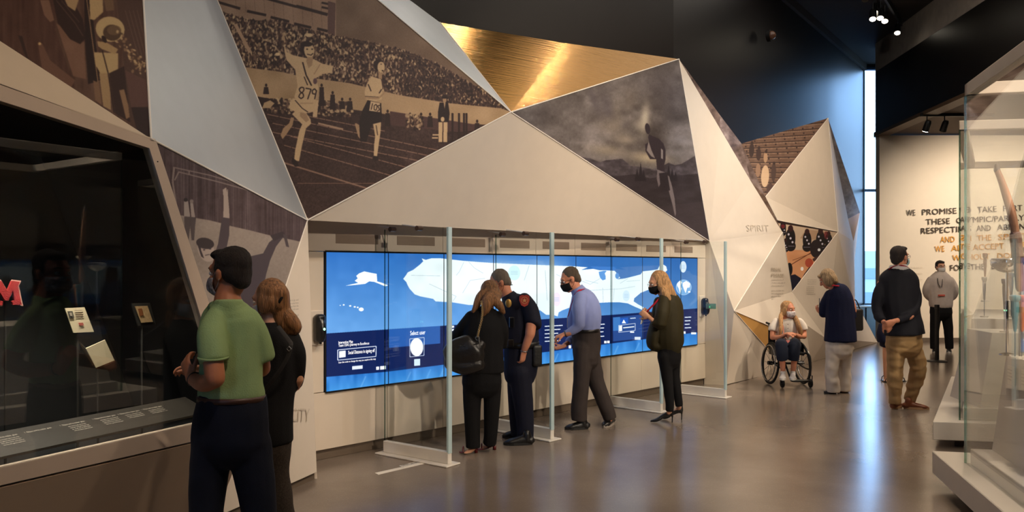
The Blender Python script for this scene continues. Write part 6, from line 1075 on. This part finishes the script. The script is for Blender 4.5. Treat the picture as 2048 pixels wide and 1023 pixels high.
for x in (1566, 1586):
    h0 = p(x, 748, -.36); t0 = p(x-1, 748, -.62); h0[2] = t0[2] = .145; shoe(f, h0, t0, shl, .045, .06, mat('white_rubber', (220, 216, 210), .6))
hair(f, w_, A_, 1.03, 'long', blondh, 17, [loft([w_(.06, -.03, .0), p(1562, 630, -.02), p(1562, 645, -.13), p(1561, 660, -.17), p(1560, 670, -.17)], [.03, .03, .028, .026, .016], n=12), loft([w_(-.07, -.02, -.02), p(1591, 636, -.06), p(1597, 650, -.15), p(1601, 664, -.17), p(1600, 672, -.17)], [.03, .034, .036, .034, .02], n=12)])
eyes(f, w_, A_, .98); mask(f, w_, A_, .98, mat('floral_white_mask', (214, 206, 206), .8, var=.4, vscale=60)); lanyard(f, [p(1566, 650, -.16), p(1568, 668, -.2), p(1574, 684, -.3)], mat('patterned_lanyard', (196, 130, 110), .7), .009)
bx = thing('visitor_badge', 'red and white badge in the lap of the seated woman', 'badge', tuple(p(1575, 688, -.35))); add('card', bbox(p(1570, 680, -.34), (.09, 0, 0), (0, -.02, 0), (.0, -.04, -.09), .003), mat('badge_red_white', (196, 96, 88), .5, var=.3, vscale=30), bx)
tyre = mat('tyre_rubber', (22, 22, 22), .8, bump=.3); wfr = mat('wheelchair_frame_black', (26, 26, 28), .3, metal=.4)
wc_ = thing('wheelchair', 'black manual wheelchair under the seated blonde woman', 'wheelchair', (f.t.location.x, 11.4, 0))
th = math.radians(4); fw_ = np.array([math.sin(th)*.9, -math.cos(th), 0]); fw_ /= np.linalg.norm(fw_); rt = np.array([fw_[1], -fw_[0], 0]); wcC = np.array(p(1573, 700, .03)); wcC[2] = 0
for q, nm in ((1, 'left'), (-1, 'right')):
    c = wcC+rt*.225*q+fw_*-.02+up*.305; ax = rt*1.+up*.08*q; ax /= np.linalg.norm(ax); o = add('wheel', torus(c, ax, .288, .016, 44, 8), tyre, wc_, True)
    add('handrim', torus(c+ax*.035*q, ax, .25, .008, 40, 6), steel, o, True); add('hub', cyl(c-ax*.03, c+ax*.04, .028, 16), wfr, o); add('rim', torus(c, ax, .268, .009, 40, 6), wfr, o, True)
    e1v = np.cross(ax, up); e1v /= np.linalg.norm(e1v); e2v = np.cross(ax, e1v)
    for k in range(12): an = math.pi*2*k/12; add('spoke', cyl(c+ax*.015*(-1)**k, c+(e1v*math.cos(an)+e2v*math.sin(an))*.262, .0028, 6), steel, o)
    cc = wcC+rt*.2*q+fw_*.34+up*.063; add('caster', join(torus(cc, rt, .045, .018, 24, 8), cyl(cc-rt*.016, cc+rt*.016, .03, 16)), tyre, wc_, True); add('caster_fork', join(bbox(cc-rt*.028+fw_*-.02, fw_*.03, rt*.006, up*.11, .002), bbox(cc+rt*.022+fw_*-.02, fw_*.03, rt*.006, up*.11, .002), cyl(cc+up*.1-fw_*.01, cc+up*.17-fw_*.01, .014, 12), bbox(cc-rt*.028-fw_*.02+up*.1, fw_*.03, rt*.056, up*.01, .002)), wfr, wc_)
    add('side_frame', tube([wcC+rt*.175*q-fw_*.2+up*.85, wcC+rt*.175*q-fw_*.16+up*.45, wcC+rt*.175*q+fw_*.26+up*.47, wcC+rt*.19*q+fw_*.36+up*.4, wcC+rt*.13*q+fw_*.46+up*.13], .013, 10, 4), wfr, wc_, True); add('lower_tube', tube([wcC+rt*.175*q-fw_*.1+up*.46, wcC+rt*.175*q+up*.3, wcC+rt*.175*q+fw_*.36+up*.26, wcC+rt*.19*q+fw_*.36+up*.4], .012, 10, 3), wfr, wc_, True)
    add('push_handle', tube([wcC+rt*.175*q-fw_*.2+up*.85, wcC+rt*.175*q-fw_*.3+up*.86], .016, 10), tyre, wc_); add('side_guard', bbox(wcC+rt*.19*q-fw_*.15+up*.42, fw_*.3, rt*.004, up*.16, .001), wfr, wc_)
add('axle', cyl(wcC+rt*.26+up*.3, wcC-rt*.26+up*.3, .016, 12), wfr, wc_); add('seat', bbox(wcC-rt*.17-fw_*.18+up*.44, fw_*.42, rt*.34, up*.04, .012), cloth('seat_nylon', (22, 22, 24)), wc_); add('backrest', bbox(wcC-rt*.17-fw_*.2+up*.48, -fw_*.02, rt*.34, up*.3, .008), cloth('seat_nylon', (22, 22, 24)), wc_); add('footrest', join(tube([wcC-rt*.13+fw_*.46+up*.14, wcC-rt*.12+fw_*.5+up*.115, wcC+rt*.12+fw_*.5+up*.115, wcC+rt*.13+fw_*.46+up*.14], .011, 8, 3), bbox(wcC-rt*.12+fw_*.4+up*.118, fw_*.12, rt*.24, up*.01, .002)), wfr, wc_)

# 8 -- woman in the navy cardigan
f = Fig('woman with grey-blonde bob in navy cardigan and white trousers, seen from behind', 10.6, 1680); p = f.p
A_ = frame_of(62, 32); hc = p(1655, 558, .04); hg, w_ = head_geo(hc, A_, .96); f.body(*hg)
f.body(neck(f, hc, A_, .9, p(1666, 574, 0)), f.bf([(1670, 575, 0, 12, 13), (1677, 592, 0, 24, 18), (1678, 630, 0, 24, 18), (1678, 670, 0, 25, 20)]), blimb([p(1655, 592, .05), p(1648, 612, .1), p(1648, 630, .12), p(1640, 624, .25)], [.042, .04, .036, .024]), *hand(p(1641, 624, .22), (-.4, .3, .6), (1, .2, 0), .88, .6, 1), blimb([p(1700, 592, 0), p(1708, 620, .02), p(1700, 642, .2)], [.042, .038, .026]), *hand(p(1700, 642, .2), (-.4, 1, 0), (0, 0, -1), .88, .8, -1))
f.body(blimb([p(1667, 690), p(1664, 740), p(1664, 785)], [.075, .05, .034]), blimb([p(1688, 690, .05), p(1688, 740, .05), p(1686, 782, .06)], [.075, .05, .034])); f.finish(sk3, .009)
nv = cloth('navy_knit', (16, 22, 52), .85, .35)
f.wear('cardigan', nv, [f.lf([(1670, 570, 0, 10, 12), (1674, 578, 0, 20, 15), (1679, 594, 0, 26, 18), (1680, 625, 0, 28, 20), (1681, 660, 0, 31, 24), (1681, 681, 0, 32, 26)]), limb([p(1658, 588, .04), p(1649, 608, .08), p(1647, 627, .1)], [.058, .06, .058]), limb([p(1647, 627, .1), p(1643, 625, .2)], [.05, .04]), limb([p(1696, 588, 0), p(1703, 610, .01), p(1706, 634, .06)], [.05, .05, .046])], .0105, 5, .007, 4, 51, (1.4, 1.4, .4))
wt = cloth('white_trousers_cloth', (222, 212, 200), .85, .2)
f.wear('trousers', wt, [f.pl([(1680, 672, 0, 27, 22), (1679, 695, 0, 27, 23)]), limb([p(1667, 692), p(1664, 740), p(1666, 783)], [.1, .088, .09]), limb([p(1690, 692, .05), p(1689, 740, .06), p(1688, 780, .06)], [.098, .084, .084])], .0105, 3, .01, 5, 53, (1.2, 1.2, 1.2))
s0 = p(1672, 790, .0); s1 = p(1648, 790, .02); s0[2] = s1[2] = 0; shoe(f, s0+[0, .0, 0], s1, shoeb, .042, .045); s0 = p(1696, 788, .12); s1 = p(1676, 788, .16); s0[2] = s1[2] = 0; shoe(f, s0, s1, shoeb, .042, .045)
hair(f, w_, A_, 1.02, 'bob', ashh, 19); eyes(f, w_, A_, .96); add('collar_trim', torus(p(1669, 571, 0), (.1, 0, 1), .078, .009, 24, 6), redl, f.t, True)
tb = thing('tote_bag', 'black tote bag at the right side of the woman in navy cardigan', 'bag', tuple(p(1716, 660, .1))); bo = remesh(bbox(p(1706, 662, .02), (.17, .04, -.0), (-.02, .12, 0), (0, 0, .3), .02), .011, 4, .006, 4, 2); add('bag_body', bo, bagm, tb, True); add('handle', tube([p(1708, 618, .06), p(1706, 604, .06), p(1712, 600, .06), p(1720, 618, .08)], .008, 8, 4), bagm, tb)
bx = thing('phone', 'dark phone held up by the woman in navy cardigan', 'phone', tuple(p(1641, 612, .15))); add('handset', bbox(p(1638, 618, .2), (.03, .07, 0), (.008, -.002, 0), (0, 0, .15), .004), blackp, bx)

# 9 -- man in the dark blazer
f = Fig('man in dark blazer and khaki trousers with hands clasped behind his back', 9.4, 1800); p = f.p
A_ = frame_of(-62, -2); hc = p(1800, 515, 0); hg, w_ = head_geo(hc, A_, 1.05); f.body(*hg)
f.body(neck(f, hc, A_, 1.1, p(1796, 540, 0)), f.bf([(1797, 541, 0, 16, 17), (1797, 562, 0, 40, 26), (1800, 610, 0, 38, 26), (1804, 665, 0, 34, 26)]), blimb([p(1762, 566, 0), p(1752, 605, -.02), p(1755, 630, -.08)], [.052, .048, .045]), blimb([p(1755, 630, -.08), p(1770, 646, -.22)], [.042, .028]), *hand(p(1769, 645, -.24), (.55, -.1, -.7), (0, 1, 0), 1., .7, -1), blimb([p(1824, 566, 0), p(1830, 605, -.03), p(1820, 632, -.15), p(1786, 642, -.28)], [.052, .048, .042, .028]), *hand(p(1788, 642, -.28), (-1, -.05, -.35), (0, 1, .2), 1., .9, 1))
f.body(blimb([p(1788, 690, 0), p(1788, 740), p(1790, 800)], [.085, .06, .042]), blimb([p(1816, 690, .05), p(1836, 735, .0), p(1820, 800, .1)], [.085, .06, .042])); f.finish(sk3, .009)
blz = cloth('dark_blazer_cloth', (24, 24, 32), .75, .2)
jk = f.wear('blazer', blz, [f.lf([(1797, 534, 0, 15, 17), (1797, 544, 0, 30, 24), (1797, 560, 0, 40, 25), (1798, 590, 0, 40, 26), (1803, 630, 0, 37, 27), (1807, 655, 0, 39, 31), (1808, 667, 0, 40, 33)]), limb([p(1768, 562, 0), p(1756, 590, -.02), p(1753, 615, -.04), p(1758, 632, -.1)], [.062, .062, .056, .054]), limb([p(1757, 632, -.1), p(1765, 640, -.18)], [.056, .044]), limb([p(1822, 560, 0), p(1832, 590, -.02), p(1830, 615, -.08), p(1816, 632, -.15), p(1797, 640, -.24)], [.062, .062, .058, .05, .04])], .0105, 5, .007, 3.4, 61)
add('collar', loft([p(1796, 529, .0), p(1797, 540, .0)], [(15*f.k, 16*f.k), (21*f.k, 21*f.k)], n=20, sub=1, cap=False), cloth('pale_shirt_collar', (206, 200, 200)), jk, True); lanyard(f, [p(1776, 545, .03), p(1782, 535, -.06), p(1797, 530, -.12), p(1813, 534, -.08), p(1824, 546, .02)], redl, .014)
kh = cloth('khaki_cloth', (176, 142, 98), .85, .25)
f.wear('trousers', kh, [f.pl([(1808, 655, 0, 34, 24), (1807, 690, 0, 36, 25)]), limb([p(1791, 690, 0), p(1790, 740), p(1790, 790), p(1790, 806)], [.1, .092, .072, .068]), limb([p(1822, 690, .05), p(1836, 728, .02), p(1830, 765, .06), p(1819, 800, .1)], [.105, .096, .08, .07])], .0105, 3, .013, 5.5, 63, (.8, .8, 1.6))
tn = mat('tan_leather', (124, 66, 34), .45, bump=.2, bscale=50); tns = mat('tan_sole', (190, 150, 110), .6)
s0 = p(1785, 820, .0); s1 = p(1800, 820, .22); s0[2] = s1[2] = 0; shoe(f, s0, s1, tn, .05, .07, tns); s0 = p(1808, 820, .05); s1 = p(1858, 820, -.02); s0[2] = s1[2] = 0; shoe(f, s0, s1, tn, .05, .07, tns)
hair(f, w_, A_, 1.08, 'short', darkh, 21); eyes(f, w_, A_, 1.05); glasses(f, w_, A_, 1.05, blackp); mask(f, w_, A_, 1.05, mat('surgical_mask_blue', (176, 206, 212), .8))

# 10 -- woman in a dark dress hidden behind him
f = Fig('woman in dark dress mostly hidden behind the man in the blazer, legs and sandals showing', 11.7, 1782); p = f.p
A_ = frame_of(20, 0); hc = p(1792, 566, 0); hg, w_ = head_geo(hc, A_, .95); f.body(*hg)
f.body(neck(f, hc, A_, .9, p(1790, 586, 0)), f.bf([(1790, 588, 0, 11, 12), (1788, 602, 0, 20, 15), (1786, 640, 0, 18, 15), (1786, 670, 0, 20, 16)]), blimb([p(1770, 602), p(1768, 628), p(1770, 652)], [.04, .034, .024]), *hand(p(1770, 653), (0, 0, -1), (1, 0, 0), .85, .4, 1), blimb([p(1806, 602), p(1808, 628), p(1804, 652)], [.04, .034, .024]), *hand(p(1804, 653), (0, 0, -1), (-1, 0, 0), .85, .4, -1))
f.body(blimb([p(1774, 680), p(1772, 705), p(1773, 730), p(1771, 758)], [.068, .05, .05, .028]), blimb([p(1797, 680, .08), p(1797, 705, .08), p(1797, 728, .1), p(1799, 756, .1)], [.068, .05, .05, .028]), loft([p(1772, 760, 0), p(1770, 765, -.07)], [(.03, .02), (.034, .012)], n=12, sub=1), loft([p(1799, 758, .1), p(1803, 764, .03)], [(.03, .02), (.034, .012)], n=12, sub=1)); f.finish(sk2, .01)
f.wear('dress', navy, [f.lf([(1790, 590, 0, 13, 13), (1788, 605, 0, 21, 16), (1786, 640, 0, 19, 16), (1785, 665, 0, 25, 19), (1785, 690, .02, 25, 20)]), f.lf([(1768, 650, -.05, 10, 10), (1765, 668, -.05, 11, 12), (1766, 682, -.05, 11, 12)])], .012, 4, .006, 4, 71)
hair(f, w_, A_, .98, 'bob', brownh, 23)
for x, dy in ((1771, -.03), (1801, .08)): b_ = p(x, 762, dy); b_[2] = 0; add('sandal', join(loft([b_+[0, .1, .012], b_+[0, 0, .012], b_+[0, -.13, .012]], [(.03, .01), (.032, .009), (.036, .009)], n=12), tube([b_+[-.034, -.06, .012], b_+[-.02, -.06, .05], b_+[.02, -.06, .05], b_+[.034, -.06, .012]], .007, 8, 3), tube([b_+[-.03, .06, .012], b_+[-.03, .03, .08], b_+[.03, .03, .08], b_+[.03, .06, .012]], .006, 8, 3)), shoeb, f.t, True)

# 11 -- far man in the grey hoodie
f = Fig('man in pale grey hoodie and black trousers standing before the far lettered wall', 15.9, 1883); p = f.p
A_ = frame_of(178, 2); hc = p(1881, 534, 0); hg, w_ = head_geo(hc, A_, 1.0); f.body(*hg)
f.body(neck(f, hc, A_, 1.05, p(1881, 548, 0)), f.bf([(1881, 549, 0, 10, 10), (1881, 560, 0, 22, 14), (1881, 585, 0, 20, 14), (1882, 612, 0, 19, 14)]), blimb([p(1860, 562), p(1855, 582, .04), p(1862, 598, .14), p(1874, 602, .2)], [.05, .046, .04, .028]), *hand(p(1874, 602, .2), (1, 0, -.3), (0, -1, 0), .95, .8, 1), blimb([p(1902, 562), p(1908, 582, .04), p(1900, 598, .14), p(1888, 602, .2)], [.05, .046, .04, .028]), *hand(p(1890, 600, .24), (-1, 0, -.3), (0, -1, 0), .95, .8, -1))
f.body(blimb([p(1872, 620), p(1868, 660), p(1868, 698)], [.08, .055, .04]), blimb([p(1892, 620), p(1896, 660), p(1898, 698)], [.08, .055, .04])); f.finish(sk2, .011)
hd = cloth('pale_grey_hoodie', (196, 182, 172), .9, .3)
sh = f.wear('hoodie', hd, [f.lf([(1881, 544, 0, 10, 11), (1881, 551, 0, 18, 14), (1881, 562, 0, 26, 17), (1881, 585, 0, 24, 17), (1882, 608, 0, 23, 17), (1882, 614, 0, 21, 16)]), limb([p(1861, 559), p(1853, 575, .02), p(1854, 590, .07), p(1866, 601, .16)], [.066, .07, .066, .05]), limb([p(1902, 559), p(1909, 575, .02), p(1908, 590, .07), p(1896, 601, .16)], [.066, .07, .066, .05])], .012, 5, .008, 4, 81)
add('hood', torus(p(1881, 551, .04), (0, .3, 1), .1, .024, 28, 10), hd, sh, True); add('chest_print', bbox(p(1877, 592, -.185), (.13, 0, 0), (0, .02, 0), (0, 0, .035), .004), mat('red_print', (206, 96, 80), .7), sh); add('drawcord', tube([p(1875, 556, -.15), p(1877, 568, -.18), p(1883, 574, -.185), p(1885, 558, -.16)], .006, 6, 3), blackm, sh)
f.wear('trousers', blackc, [f.pl([(1882, 610, 0, 21, 15), (1882, 625, 0, 22, 16)]), limb([p(1872, 624), p(1869, 660), p(1868, 696)], [.11, .085, .075]), limb([p(1892, 624), p(1897, 660), p(1899, 696)], [.11, .085, .075])], .012, 4, .006, 4, 83)
for x in (1870, 1898): s0 = p(x, 702, .1); s1 = p(x, 702, -.18); s0[2] = s1[2] = 0; shoe(f, s0, s1, shoeb, .05, .07, mat('white_rubber', (220, 216, 210), .6))
hair(f, w_, A_, 1.04, 'short', darkh, 25); eyes(f, w_, A_, 1.); glasses(f, w_, A_, 1., blackp); mask(f, w_, A_, 1., mat('white_mask', (214, 208, 202), .8))
